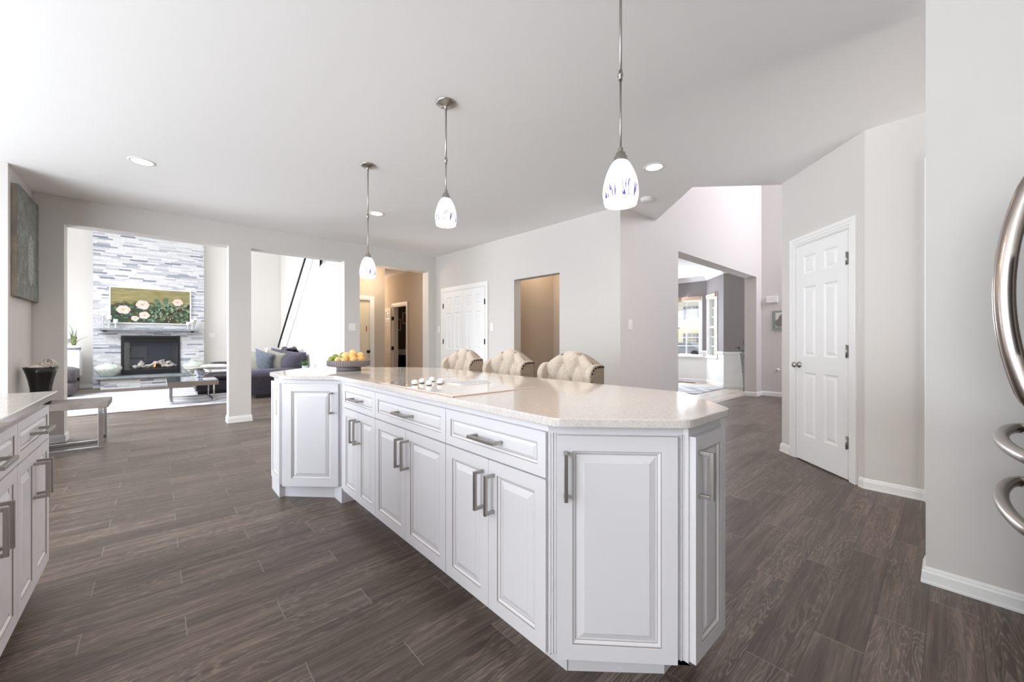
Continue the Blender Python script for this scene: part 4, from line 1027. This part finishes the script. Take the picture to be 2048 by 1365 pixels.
for k in range(7):
    a = rr.uniform(0, 6.28); l = rr.uniform(.18, .38); tip = (l*math.cos(a), l*math.sin(a), .87+rr.uniform(.08, .40))
    mb.tube([(0, 0, .3), (tip[0]*.4, tip[1]*.4, .9), tip], .004, 5)
    for j in range(6):
        t = .35+.65*j/5; p = Vector((tip[0]*t, tip[1]*t, .87+(tip[2]-.87)*t)); d = Vector((rr.uniform(-1, 1), rr.uniform(-1, 1), rr.uniform(-.3, .7))).normalized()*.07; n_ = d.cross(Vector((0, 0, 1))).normalized()*.018
        mb.add([tuple(p), tuple(p+d*.5+n_), tuple(p+d), tuple(p+d*.5-n_)], [(0, 1, 2, 3)])
obj('stems', mb, 'drybranch', vs_)
tag(obj('area_rug', MB().box(8.5, 10.2, 3.62, 5.9, .002, .016), 'rug', bevel=.004), 'pale rug on the dining room floor with a dark binding edge', 'rug')
tag(obj('floor_register', MB().box(10.72, 10.86, 4.62, 5.35, .0015, .010), 'darkmetal', bevel=.002), 'dark slotted floor vent below the dining room window', 'floor vent')

# ================================================================== NOOK: CANVAS, BENCH, VASE
cv = thing('canvas_picture', 'tall weathered grey-green canvas on the nook wall at far left', 'picture', (-1.018, 6.34, 2.09), 0)
obj('canvas', MB().box(.035, .045, -.49, .49, -.53, .53), 'canvas', cv)
obj('stretcher', MB().box(0, .035, -.49, .49, -.53, .53), 'canvasside', cv, bevel=.002)
bn = thing('console_bench', 'grey-topped low bench with square chrome loop legs by the far left wall end', 'bench', (-.95, 6.20, 0))
obj('seat', MB().box(-.06, .56, -.24, .24, .437, .503), 'bench', bn, bevel=.006)
for y in (-.20, .20):
    mb = MB(); s_ = .019
    mb.box(-.02, .52, y-s_, y+s_, 0, .032); mb.box(-.02, .018, y-s_, y+s_, .032, .437); mb.box(.482, .52, y-s_, y+s_, .032, .437)
    obj('leg_frame', mb, 'chrome', bn, bevel=.002)
fv = thing('flared_vase', 'dark flared ceramic vase with white twig balls on the bench', 'vase', (-.875, 6.12, .503))
obj('vessel', MB().lathe([(.066, 0), (.069, .01), (.070, .09), (.074, .16), (.086, .24), (.101, .31), (.122, .375), (.117, .375), (.096, .305), (.07, .2), (.0, .19)], 40, cap=False), 'vasedark', fv)
tb = tag(obj('twig_ball', MB().ball((0, 0, 0), .056, 20, 12, 0, (1, 1, .8)), 'twig', loc=(-.905, 6.08, .503+.355)), 'smooth white ball inside the dark vase', 'decorative ball')
rr = random.Random(11); mb = MB()
for k in range(46):
    a, b = Vector((rr.gauss(0, 1), rr.gauss(0, 1), rr.gauss(0, 1))).normalized(), Vector((rr.gauss(0, 1), rr.gauss(0, 1), rr.gauss(0, 1))).normalized()
    b = (b-a*b.dot(a)).normalized(); t0_ = rr.uniform(0, 6); R_ = .062
    mb.tube([tuple((a*math.cos(t0_+t*.35)+b*math.sin(t0_+t*.35))*R_) for t in range(8)], .0026, 5)
tag(obj('twig_ball', mb, 'twig', loc=(-.83, 6.13, .503+.395)), 'woven twig ball sticking out of the dark vase', 'decorative ball')

# ================================================================== LIVING ROOM
Yf = 13.75
ch = thing('fireplace', 'tall ledger-stone fireplace with black gas firebox and raised hearth', 'fireplace', (0, 0, 0))
mb = MB(); x0, x1 = -1.157, .945; fx0, fx1, fz0, fz1 = -.68, .44, .30, 1.275
mb.box(x0, fx0, Yf, 13.95, 0, 5.6); mb.box(fx1, x1, Yf, 13.95, 0, 5.6); mb.box(fx0, fx1, Yf, 13.95, fz1, 5.6); mb.box(fx0, fx1, Yf, 13.95, 0, fz0)
obj('stone_chimney', mb, 'stone', ch)
obj('hearth_base', MB().box(-1.0, .93, 13.27, Yf, 0, .235), 'stone', ch)
obj('hearth_slab', MB().box(-1.13, .95, 13.20, Yf, .235, .285), 'slab', ch, bevel=.006)
obj('mantel_shelf', MB().box(-1.06, .82, 13.47, Yf, 1.40, 1.452), 'slab', ch, bevel=.006)
for x in (-.98, .66): obj('mantel_bracket', MB().box(x, x+.05, 13.50, Yf, 1.36, 1.40), 'black', ch)
mb = MB(); f1 = .055
for a, b, c, e in ((fx0, fx0+f1, fz0, fz1), (fx1-f1, fx1, fz0, fz1), (fx0+f1, fx1-f1, fz1-.06, fz1), (fx0+f1, fx1-f1, fz0, fz0+.12)): mb.box(a, b, Yf-.03, Yf+.03, c, e)
mb.box(fx0+f1, fx1-f1, Yf-.015, Yf+.02, fz1-.17, fz1-.06)
for k in range(5): z = fz1-.165+k*.022; mb.box(fx0+f1, fx1-f1, Yf-.022, Yf-.012, z, z+.01)
obj('firebox_frame', mb, 'black', ch, bevel=.003)
mb = MB(); mb.box(fx0, fx1, Yf+.17, Yf+.19, fz0, fz1); mb.box(fx0+.02, fx0+.06, Yf, Yf+.18, fz0, fz1); mb.box(fx1-.06, fx1-.02, Yf, Yf+.18, fz0, fz1); mb.box(fx0, fx1, Yf, Yf+.18, fz0+.02, fz0+.14)
obj('firebox_lining', mb, 'blackin', ch)
obj('firebox_glass', MB().box(fx0+f1, fx1-f1, Yf-.008, Yf-.004, fz0+.12, fz1-.17), 'glass', ch)
mb = MB(); rr = random.Random(3)
def log(c, L, R_, az, tilt=0, side=0):
    pts = []; d = Vector((math.cos(az), math.sin(az)*.4, tilt))
    for k in range(7): pts.append(tuple(Vector(c)+d*(L*(k/6-.5))+Vector((0, 0, .012*math.sin(k*1.7)))))
    mb.tube(pts, [R_*(.72+.3*math.sin(k*1.1+1)**2) for k in range(7)], 9)
yl = Yf+.09
for c, L, R_, az, tl in (((-.36, yl, .50), .20, .055, .2, .4), ((-.34, yl-.02, .54), .16, .045, 1.2, .9), ((-.20, yl, .48), .25, .04, -.1, .1), ((-.12, yl-.02, .53), .28, .034, .3, .35), ((.02, yl, .60), .22, .03, -.2, .3), ((.12, yl, .52), .2, .035, .4, -.4), ((.22, yl-.02, .49), .30, .042, .05, .05), ((.17, yl, .57), .16, .04, -.3, .2), ((.25, yl, .56), .14, .036, .8, -.4)):
    log(c, L, R_, az, tl)
obj('gas_logs', mb, 'log', ch)
mb = MB()
for (x, z, h_, r_) in ((-.055, .47, .14, .013), (-.068, .46, .09, .009)): mb.lathe([(0, 0), (r_*.8, h_*.12), (r_, h_*.3), (r_*.6, h_*.62), (r_*.2, h_*.88), (0, h_)], 12, (x, Yf+.06, z), cap=False)
obj('flame', mb, 'flame', ch)
# painting
pt = thing('floral_painting', 'wide painting of cream roses and dark leaves above the mantel', 'painting', (-.108, Yf-.002, 2.03))
PW, PH2 = 1.50, .86
mb = MB()
for a, b, c, e in ((-PW/2-.025, -PW/2, -PH2/2-.025, PH2/2+.025), (PW/2, PW/2+.025, -PH2/2-.025, PH2/2+.025), (-PW/2, PW/2, PH2/2, PH2/2+.025), (-PW/2, PW/2, -PH2/2-.025, -PH2/2)): mb.box(a, b, -.045, 0, c, e)
obj('frame', mb, 'white', pt, bevel=.003)
pm = mat('painted_ground', (150, 146, 90), rough=.6); b = NB(pm); P_, X_, Y_, Z_ = b.pos()
n_ = b.noise(b.comb(b.m('MULTIPLY', X_, 2), 0.0, b.m('MULTIPLY', Z_, 14)), 1.5, 4, .6)
top_ = b.ramp(n_, [(.3, rgb(112, 108, 62)), (.55, rgb(142, 132, 88)), (.7, rgb(164, 152, 116))])
low_ = b.ramp(b.noise(P_, 7, 4, .6), [(.35, rgb(40, 32, 24)), (.55, rgb(62, 62, 34)), (.7, rgb(100, 118, 52))])
f_ = b.m('ADD', b.m('MULTIPLY', Z_, 3.0), b.m('MULTIPLY', b.noise(P_, 3.2, 3), 1.4))
b.color(b.mix(b.ramp(f_, [(.75, (0, 0, 0, 1)), (1.0, (1, 1, 1, 1))]), low_, top_))
mats_ = [pm, mat('leaf_dark', (38, 74, 54), rough=.6), mat('leaf_mid', (78, 116, 92), rough=.6), mat('leaf_pale', (132, 150, 118), rough=.6), mat('petal', (196, 170, 154), rough=.6), mat('petal_light', (214, 198, 186), rough=.6), mat('flower_eye', (196, 140, 80), rough=.6), mat('stem_brown', (120, 90, 62), rough=.6), mat('outline', (30, 28, 26), rough=.6)]
mb = MB(); mb.box(-PW/2, PW/2, -.030, -.004, -PH2/2, PH2/2, 0)
rr = random.Random(21); yy = [-.0312]
def leafp(x, z, l, w_, a, mi):
    yy[0] -= .00002
    ca, sa = math.cos(a), math.sin(a); pts = [(0, 0), (.25, .75), (.55, .95), (.8, .6), (1, 0), (.8, -.6), (.55, -.95), (.25, -.75)]
    def e(k, y, m2): 
        vs = [(max(-PW/2+.003, min(PW/2-.003, x+ca*(u*l)-sa*v*w_*k)), y, max(-PH2/2+.003, min(PH2/2-.003, z+sa*(u*l)+ca*v*w_*k))) for u, v in pts]; mb.add(vs, [tuple(range(8))], m2)
    e(1.2, yy[0], 8); e(.95, yy[0]-.00001, mi)
for k in range(120):
    x = rr.uniform(-.74, .06); z = rr.uniform(-.43, -.02-abs(x+.35)*.1); leafp(x, z, rr.uniform(.05, .12), rr.uniform(.014, .03), rr.uniform(0, 6.28), rr.choice((1, 1, 2)))
for k in range(150):
    x = rr.uniform(.0, .72); z = rr.uniform(-.42, .0+.16*math.sin((x+.1)*4)); leafp(x, z, rr.uniform(.04, .10), rr.uniform(.012, .027), rr.uniform(0, 6.28), rr.choice((1, 2, 3, 3)))
for (x, z, a) in ((.14, .10, 2.4), (.22, .12, 1.0), (.28, .08, 1.9), (.18, .02, 3.0), (.36, .0, -1.2), (.62, .0, .9), (.66, -.06, -.6)): leafp(x, z, .14, .036, a, 3 if x > .3 else 2)
for (x0_, z0_, x1_, z1_) in ((.45, .05, .47, -.12), (.30, -.28, .66, -.04), (.1, -.36, .42, -.2)):
    yy[0] -= .00003; d = Vector((x1_-x0_, z1_-z0_)).normalized()*.005; mb.add([(x0_-d.y, yy[0], z0_+d.x), (x0_+d.y, yy[0], z0_-d.x), (x1_+d.y, yy[0], z1_-d.x), (x1_-d.y, yy[0], z1_+d.x)], [(0, 1, 2, 3)], 7)
def rose(x, z, r_, n=5):
    for k in range(n):
        a = 2*PI*k/n+rr.uniform(-.2, .2); yy[0] -= .00004
        cx_, cz_ = x+r_*.5*math.cos(a), z+r_*.42*math.sin(a); q = r_*rr.uniform(.5, .64)
        mb.add([(cx_+q*1.06*math.cos(2*PI*j/16), yy[0]+.00001, cz_+q*.96*math.sin(2*PI*j/16)) for j in range(16)], [tuple(range(16))], 4)
        mb.add([(cx_+q*.9*math.cos(2*PI*j/16), yy[0]-.00001, cz_+q*.8*math.sin(2*PI*j/16)) for j in range(16)], [tuple(range(16))], 5)
    yy[0] -= .00005; mb.add([(x+r_*.17*math.cos(2*PI*j/12), yy[0], z+r_*.17*math.sin(2*PI*j/12)) for j in range(12)], [tuple(range(12))], 6)
rose(-.18, .03, .125, 6); rose(-.53, -.11, .115, 6); rose(-.145, -.24, .10, 5); rose(-.32, -.32, .07, 5); rose(.50, .13, .10, 6)
obj('canvas', mb, mats_, pt)
# candle holders on the mantel
def candle(x, y, hz, hc, rc, label, ball=False):
    r = thing('candle_holder', label, 'candle holder', (x, y, 1.452), 0, 'crystal candle holders on the mantel')
    mb = MB(); n = max(3, int(hz/.03)); zz = .0
    mb.lathe([(.038, 0), (.04, .006), (.012, .014)], 20)
    for k in range(n): mb.ball((0, 0, .014+(hz-.03)*(k+.5)/n), min(.026, (hz-.02)/n*.62), 12, 8)
    mb.lathe([(.012, hz-.016), (.036, hz-.006), (.038, hz)], 20); obj('stem', mb, 'crystal', r)
    if ball: obj('candle', MB().ball((0, 0, hz+rc), rc, 20, 12), 'wax', r)
    else: obj('candle', MB().lathe([(rc, hz), (rc, hz+hc-.004), (rc-.006, hz+hc), (0, hz+hc-.003)], 24), 'wax', r)
candle(-.98, 13.60, .28, .1, .045, 'tallest crystal holder with round candle at the left mantel end', True)
candle(-.875, 13.56, .205, .105, .045, 'middle crystal holder with pillar candle in the left mantel trio')
candle(-.765, 13.60, .115, .105, .042, 'shortest crystal holder with pillar candle in the left mantel trio')
candle(.60, 13.60, .10, .1, .042, 'shortest crystal holder with pillar candle in the right mantel trio')
candle(.685, 13.56, .17, .1, .042, 'middle crystal holder with pillar candle in the right mantel trio')
candle(.755, 13.60, .23, .1, .04, 'tallest crystal holder with round candle at the right mantel end', True)
def urn(x, y, s, label):
    o = obj('hearth_vase', MB().lathe([(.10*s, 0), (.13*s, .02*s), (.21*s, .12*s), (.245*s, .19*s), (.235*s, .245*s), (.17*s, .285*s), (.09*s, .305*s), (.085*s, .33*s), (.10*s, .345*s), (.085*s, .345*s), (.07*s, .31*s)], 40, cap=False), 'celadon', loc=(x, y, .285))
    tag(o, label, 'vase', 'squat vases on the hearth')
urn(-.885, 13.48, 1.0, 'squat crackled green-white vase on the hearth left of the firebox')
urn(.70, 13.48, 1.0, 'squat crackled vase on the hearth behind the coffee table')
# rug, coffee table
tag(obj('area_rug', MB().box(-2.2, 1.30, 8.80, 12.3, .002, .018), 'rug', bevel=.005), 'large white rug with faint zigzag on the living room floor', 'rug')
cf = thing('coffee_table', 'low square mirrored coffee table with chrome loop legs on the white rug', 'coffee table', (.48, 9.75, .018))
obj('table_top', MB().box(-.36, .36, -.66, .66, .395, .402), 'tablemir', cf)
obj('apron', MB().box(-.36, .36, -.66, .66, .315, .394), 'taupe', cf, bevel=.003)
for x in (-.30, .30):
    mb = MB(); s_ = .012
    mb.box(x-s_, x+s_, -.55, .55, 0, .024); mb.box(x-s_, x+s_, -.55, -.526, .024, .316); mb.box(x-s_, x+s_, .526, .55, .024, .316); obj('leg_frame', mb, 'chrome', cf)
for y in (-.538, .538): obj('cross_bar', MB().box(-.288, .288, y-.01, y+.01, .002, .02), 'chrome', cf)
ty = thing('pedestal_tray', 'antique silver pedestal tray with scroll feet and blue-white urn base on the coffee table', 'tray', (.62, 10.0, .42))
obj('dish', MB().lathe([(.10, .165), (.20, .172), (.255, .195), (.25, .20), (.18, .182), (0, .178)], 40, cap=False), 'tray', ty)
obj('urn_base', MB().lathe([(.08, 0), (.085, .012), (.04, .03), (.055, .05), (.085, .09), (.08, .13), (.05, .165)], 32), 'urn', ty)
mb = MB()
for s in (-1, 1):
    pts = [(Rw.x*s*r_, Rw.y*s*r_, z) for r_, z in ((.05, .07), (.10, .055), (.16, .07), (.21, .11), (.235, .15), (.215, .168), (.19, .155), (.19, .135), (.205, .13))]
    mb.tube(pts, .008, 8)
obj('scroll_arms', mb, 'tray', ty)
# seating
def cushion(mb, x0, x1, y0, y1, z0, z1, puff=.03, n=8, mi=0):
    vs = []; fs = []
    for t, zz, s in ((0, z1, 1), (1, z0, -1)):
        o = len(vs)
        for j in range(n+1):
            for i in range(n+1):
                u, v = -1+2*i/n, -1+2*j/n; e = max(0, (1-u**4))*max(0, (1-v**4)); sh = 1-.02*(abs(u)*abs(v))**2
                vs.append(((x0+x1)/2+u*(x1-x0)/2*sh, (y0+y1)/2+v*(y1-y0)/2*sh, zz+s*puff*(e**.6-1)))
        for j in range(n):
            for i in range(n):
                a, b, c, d = o+j*(n+1)+i, o+j*(n+1)+i+1, o+(j+1)*(n+1)+i+1, o+(j+1)*(n+1)+i
                fs.append((a, b, c, d) if t == 0 else (d, c, b, a))
    N = (n+1)**2; ring = [i for i in range(n+1)]+[j*(n+1)+n for j in range(1, n+1)]+[n*(n+1)+i for i in range(n-1, -1, -1)]+[j*(n+1) for j in range(n-1, 0, -1)]
    for k in range(len(ring)): a, b = ring[k], ring[(k+1) % len(ring)]; fs.append((b, a, N+a, N+b))
    return mb.add(vs, fs, mi, True)
sf = thing('sofa', 'blue-grey fabric sofa with rolled arm behind the pier in the middle opening', 'sofa', (0, 0, 0))
obj('base', MB().box(1.42, 2.30, 9.22, 11.4, .07, .34), 'sofa', sf, bevel=.03, seg=3)
def arm(y0, y1):
    mb = MB(); cyy = (y0+y1)/2; rr_ = (y1-y0)/2*1.15; prof = [(y0+.02, .07), (y0+.02, .42)]
    for k in range(13): a = PI+.5-(PI+1.0)*k/12; prof.append((cyy+rr_*math.cos(a), .465+rr_*math.sin(a)*.85))
    prof += [(y1-.02, .42), (y1-.02, .07)]
    n = len(prof); xs = (1.36, 1.375, 2.30, 2.34); sc2 = (.94, 1, 1, .96); vs = []
    for x, s in zip(xs, sc2): vs += [(x, cyy+(y-cyy)*s, .35+(z-.35)*s) for y, z in prof]
    fs = [tuple(range(n)), tuple(3*n+k for k in range(n-1, -1, -1))]+[(i*n+k, (i+1)*n+k, (i+1)*n+(k+1) % n, i*n+(k+1) % n) for i in range(3) for k in range(n)]
    mb.add(vs, fs, 0, True); return mb
obj('arm', arm(9.17, 9.40), 'sofa', sf); obj('arm', arm(11.25, 11.48), 'sofa', sf)
obj('backrest', MB().box(2.12, 2.38, 9.42, 11.4, .07, .72), 'sofa', sf, bevel=.06, seg=4)
for k in range(2):
    mb = MB(); cushion(mb, 1.40, 2.12, 9.42+k*.92, 10.32+k*.92, .34, .50, .04); obj('seat_cushion', mb, 'sofa', sf)
obj('leg_skirt', MB().box(1.45, 2.28, 9.25, 11.4, 0, .07), 'black', sf)
def pillow(name, m_, loc, w_, h_, t, rot, label, group=None, extra=None, n=14, cat='pillow'):
    mb = MB(); vs = []; fs = []
    for s in (1, -1):
        o = len(vs)
        for j in range(n+1):
            for i in range(n+1):
                u, v = -1+2*i/n, -1+2*j/n; e = (max(0, 1-u*u)*max(0, 1-v*v))**.42; p = 1-.10*(1-abs(u)**2)*abs(v)**3-.0; q = 1-.10*(1-abs(v)**2)*abs(u)**3
                vs.append((u*w_/2*q, s*t/2*e, v*h_/2*p))
        for j in range(n):
            for i in range(n):
                a, b, c, d = o+j*(n+1)+i, o+j*(n+1)+i+1, o+(j+1)*(n+1)+i+1, o+(j+1)*(n+1)+i
                fs.append((d, c, b, a) if s > 0 else (a, b, c, d))
    mb.add(vs, fs, 0, True)
    ms = [m_]
    if extra: extra(mb, w_, h_, t, n, fs); ms.append('white')
    o = obj(name, mb, ms, loc=loc); o.rotation_euler = rot; tag(o, label, cat, group); return o
def band(mb, w_, h_, t, n, fs):
    for k, f in enumerate(mb.f):
        u = sum(mb.v[i][0] for i in f)/4/(w_/2)
        if -.98 < u < -.72: mb.mi[k] = 1
G = 'cushions piled on the sofa'
az = -.55
pillow('throw_pillow', 'beige', (1.86, 9.62, .72), .50, .46, .17, (.25, .25, -.85), 'beige pillow with white side band, frontmost on the blue-grey sofa', G, band)
pillow('throw_pillow', 'bluep', (1.68, 9.72, .71), .46, .48, .16, (.3, .3, -.85), 'denim-blue pillow between two beige ones on the sofa', G)
pillow('throw_pillow', 'beige', (1.56, 9.90, .70), .44, .44, .15, (.3, .3, -.85), 'pale patterned pillow nearest the pier on the sofa', G, band)
pillow('back_cushion', 'sofa', (2.17, 9.44, .70), .52, .46, .40, (.05, .12, -.75), 'rounded blue-grey back cushion slumped at the right end of the sofa', G, cat='cushion')
pillow('back_cushion', 'sofa', (2.06, 9.95, .76), .54, .42, .26, (.2, .1, -.9), 'blue-grey back cushion behind the beige pillow', G, cat='cushion')
mb = MB(); rr = random.Random(9); vs = []; n = 16
for j in range(n+1):
    for i in range(n+1):
        u, v = i/n, j/n; vs.append((2.02+.32*u, 9.62+.55*v, .97+.05*math.sin(u*9+v*4)*math.sin(v*7)+.03*rr.random()-.30*(abs(u-.5)*1.5)**3))
fs = [(j*(n+1)+i, j*(n+1)+i+1, (j+1)*(n+1)+i+1, (j+1)*(n+1)+i) for j in range(n) for i in range(n)]
mb.add(vs, fs, 0, True); o = obj('throw_blanket', mb, 'sofad'); m2 = o.modifiers.new('sol', 'SOLIDIFY'); m2.thickness = .03
tag(o, 'rumpled charcoal throw heaped on top of the sofa back', 'blanket')
cs_ = thing('chaise', 'charcoal upholstered chaise left of the pier holding a white throw', 'ottoman', (0, 0, 0))
obj('base', MB().box(.58, 1.34, 10.45, 11.50, .09, .30), 'sofad', cs_, bevel=.03, seg=3)
mb = MB(); cushion(mb, .57, 1.34, 10.44, 11.52, .30, .44, .04); obj('cushion', mb, 'sofad', cs_)
obj('backrest', MB().box(.9, 1.34, 11.2, 11.55, .3, .66), 'sofad', cs_, bevel=.05, seg=3)
obj('foot', MB().box(.62, 1.30, 10.5, 11.4, .018, .09), 'black', cs_)
mb = MB()
for k, (z0_, z1_, ins) in enumerate(((.425, .54, 0), (.53, .63, .02))): cushion(mb, .66+ins, 1.22-ins, 10.56+ins, 11.05-ins, z0_, z1_, .045, 10)
tag(obj('folded_throw', mb, 'whitecloth'), 'folded white throw on the charcoal chaise', 'blanket')
# armchair at left
ac = thing('armchair', 'grey armchair corner showing at the left edge of the living opening', 'armchair', (0, 0, 0))
mb = MB(); cushion(mb, -2.1, -1.24, 11.72, 12.5, .30, .62, .07, 10); obj('seat_cushion', mb, 'armch', ac)
mb = MB(); cushion(mb, -2.1, -1.25, 11.70, 12.5, .02, .34, .06, 10); obj('base', mb, 'armch', ac)
obj('backrest', MB().box(-2.4, -2.05, 11.7, 12.5, .1, .95), 'armch', ac, bevel=.08, seg=4)
wc = thing('side_cabinet', 'glossy white cabinet on dark feet under the snake plant', 'cabinet', (-1.78, 13.66, 0))
obj('body', MB().box(-.44, .44, -.19, .19, .33, .885), 'white', wc, bevel=.006)
mb = MB(); mb.box(-.43, -.005, -.205, -.19, .345, .87); mb.box(.005, .43, -.205, -.19, .345, .87); obj('door', mb, 'white', wc, bevel=.004)
for x in (-.38, .38):
    for y in (-.14, .14): obj('leg', MB().tube([(x, y, .33), (x, y, 0)], [.02, .013], 10), 'black', wc)
sp = thing('snake_plant', 'snake plant in a white and grey banded pot on the white cabinet', 'plant', (-1.45, 13.62, .885))
obj('pot', MB().lathe([(.095, 0), (.105, .01), (.11, .15), (.10, .15), (.095, .13), (0, .13)], 28, cap=False), 'white', sp)
obj('pot_band', MB().lathe([(.1095, .05), (.1115, .052), (.1125, .10), (.1105, .102)], 28, cap=False), 'slab', sp)
mb = MB(); rr = random.Random(4)
for k, (a, lean, L) in enumerate(((0, .05, .42), (1.2, .15, .36), (2.6, .2, .38), (3.5, .55, .26), (5.2, .45, .28), (-.2, .75, .30), (4.2, .1, .34), (3.1, .9, .30))):
    d = Vector((math.cos(a), math.sin(a), 0)); sd_ = Vector((-d.y, d.x, 0)); vs = []
    for j in range(7):
        t = j/6; w_ = .026*(1-t**2.2)*(.7+.6*math.sin(t*2.2)); c_ = d*(.02+lean*L*t*t*.9)+Vector((0, 0, .13+L*t*(1-lean*.35*t)))
        vs += [tuple(c_-sd_*w_), tuple(c_+d*.006), tuple(c_+sd_*w_)]
    mb.add(vs, [(j*3+i, j*3+i+1, j*3+i+4, j*3+i+3) for j in range(6) for i in range(2)], 0, True)
obj('leaves', mb, 'sleaf', sp)
mr = thing('round_mirror', 'round white disc on the living wall above the snake plant, mostly hidden', 'wall disc', (-1.83, 13.93, 1.33))
obj('disc', MB().lathe([(.0, -.03), (.30, -.03), (.32, -.015), (.32, 0)], 48, cap=False, mx=Matrix.Rotation(PI/2, 4, 'X') @ Matrix.Scale(-1, 4, (0, 0, 1))), 'white', mr)
# small succulent behind the sofa
tbl = thing('side_table', 'small brown side table tucked between sofa and stair wall', 'side table', (2.28, 8.86, 0))
obj('table_top', MB().lathe([(.14, .53), (.14, .555)], 28), 'brownp', tbl)
obj('pedestal', MB().lathe([(.11, 0), (.11, .015), (.02, .03), (.02, .53)], 20), 'brownp', tbl)
su = thing('succulent', 'small green succulent in a pale blue pot beside the sofa', 'plant', (2.24, 8.84, .555))
obj('pot', MB().lathe([(.045, 0), (.055, .08), (.05, .08), (.045, .065), (0, .065)], 20, cap=False), 'urn', su)
mb = MB()
for k in range(26):
    a = k*2.4; e = .25+.05*k; L = .05+.0035*(26-k); d = Vector((math.cos(a)*math.cos(e), math.sin(a)*math.cos(e), math.sin(e))); s_ = Vector((-math.sin(a), math.cos(a), 0))*.014; b0_ = Vector((0, 0, .075))
    mb.add([tuple(b0_), tuple(b0_+d*L*.6+s_), tuple(b0_+d*L*1.5), tuple(b0_+d*L*.6-s_)], [(0, 1, 2, 3)])
obj('leaves', mb, 'leaf', su)

# ================================================================== POWDER ROOM
vn = thing('vanity', 'dark vanity with white basin glimpsed through the powder room door', 'vanity', (5.4, 10.55, 0))
obj('cabinet', MB().box(-.75, .75, -.25, .3, 0, .74), 'vanity', vn, bevel=.004)
obj('basin_top', MB().box(-.78, .78, -.30, .3, .745, .90), 'white', vn, bevel=.012, seg=3)
obj('faucet', MB().tube([(0, .1, .9), (0, .1, 1.12), (0, .04, 1.17), (0, -.04, 1.12)], .012, 10), 'chrome', vn)
def smallpic(x, z, w_, h_, label):
    r = thing('small_picture', label, 'picture', (x, 10.9, z)); obj('frame', MB().box(-w_/2, w_/2, -.03, 0, -h_/2, h_/2), 'cream', r)
    o = obj('print', MB().box(-w_/2+.03, w_/2-.03, -.034, -.03, -h_/2+.03, h_/2-.03), mat('print', (120, 74, 60), rough=.7), r)
smallpic(5.24, 1.62, .22, .34, 'small framed picture on the powder room wall, lower of two')
smallpic(5.50, 1.82, .2, .34, 'small framed picture on the powder room wall, higher of two')
bb = thing('soap_bottle', 'slim dark soap bottle on the powder room basin', 'bottle', (5.02, 10.5, .90))
obj('body', MB().lathe([(.03, 0), (.032, .1), (.012, .13), (.012, .16)], 16), 'black', bb); obj('pump', MB().box(-.03, .01, -.006, .006, .16, .172), 'chrome', bb)

# ================================================================== OUTSIDE THE DINING WINDOW
struct('ground', MB().box(11.3, 70, -20, 50, -.45, -.40), 'grass', 'sunlit pale lawn outside the dining window', 'lawn')
struct('driveway', MB().box(25, 44, 12, 15.4, -.40, -.385), 'asphalt', 'pale driveway outside', 'driveway')
hs = thing('neighbour_house', 'white two-storey house with grey-blue shutters across the street', 'house', (46, 18, -.4), 0)
obj('wall', MB().box(0, 8, -12, 14, 0, 6.4), 'siding', hs)
mb = MB(); mb.add([(-.6, -12.5, 6.3), (8.6, -12.5, 6.3), (4, -12.5, 9.2), (-.6, 14.5, 6.3), (8.6, 14.5, 6.3), (4, 14.5, 9.2)], [(0, 1, 2), (5, 4, 3), (0, 2, 5, 3), (1, 4, 5, 2), (0, 3, 4, 1)]); obj('roof', mb, 'roof', hs)
obj('porch_roof', MB().box(-1.6, 0, -6, 6, 3.0, 3.25), 'trim', hs)
for yy_ in (-10, -6, -2, 2, 6, 10):
    for z_ in (.9, 4.0):
        f = obj('house_window', MB().box(-.06, 0, yy_-.55, yy_+.55, z_, z_+1.5), 'hglass', hs)
        mb = MB(); mb.box(-.09, -.06, yy_-.55, yy_+.55, z_+.72, z_+.78); mb.box(-.09, -.06, yy_-.03, yy_+.03, z_, z_+1.5); obj('grid', mb, 'trim', f)
        mb = MB(); mb.box(-.07, 0, yy_-1.0, yy_-.6, z_, z_+1.5); mb.box(-.07, 0, yy_+.6, yy_+1.0, z_, z_+1.5); obj('shutter', mb, 'shutter', f)
cr_ = thing('parked_car', 'grey car parked before the house across the street', 'car', (38, 17.2, -.385), PI/2)
mb = MB(); prof = [(-2.1, .35), (-2.1, .75), (-1.4, .9), (-.9, 1.35), (.8, 1.38), (1.4, .95), (2.1, .85), (2.1, .35)]
vs = [(x, -.85, z) for x, z in prof]+[(x, .85, z) for x, z in prof]; n = 8
mb.add(vs, [tuple(range(n)), tuple(range(2*n-1, n-1, -1))]+[(i, n+i, n+(i+1) % n, (i+1) % n) for i in range(n)]); obj('body', mb, 'car', cr_, bevel=.06, seg=3)
for x in (-1.3, 1.3):
    for y in (-.82, .82): obj('wheel', MB().lathe([(.33, -.1), (.33, .1)], 20, mx=Matrix.Translation((x, y, .33)) @ Matrix.Rotation(PI/2, 4, 'X')), 'black', cr_)
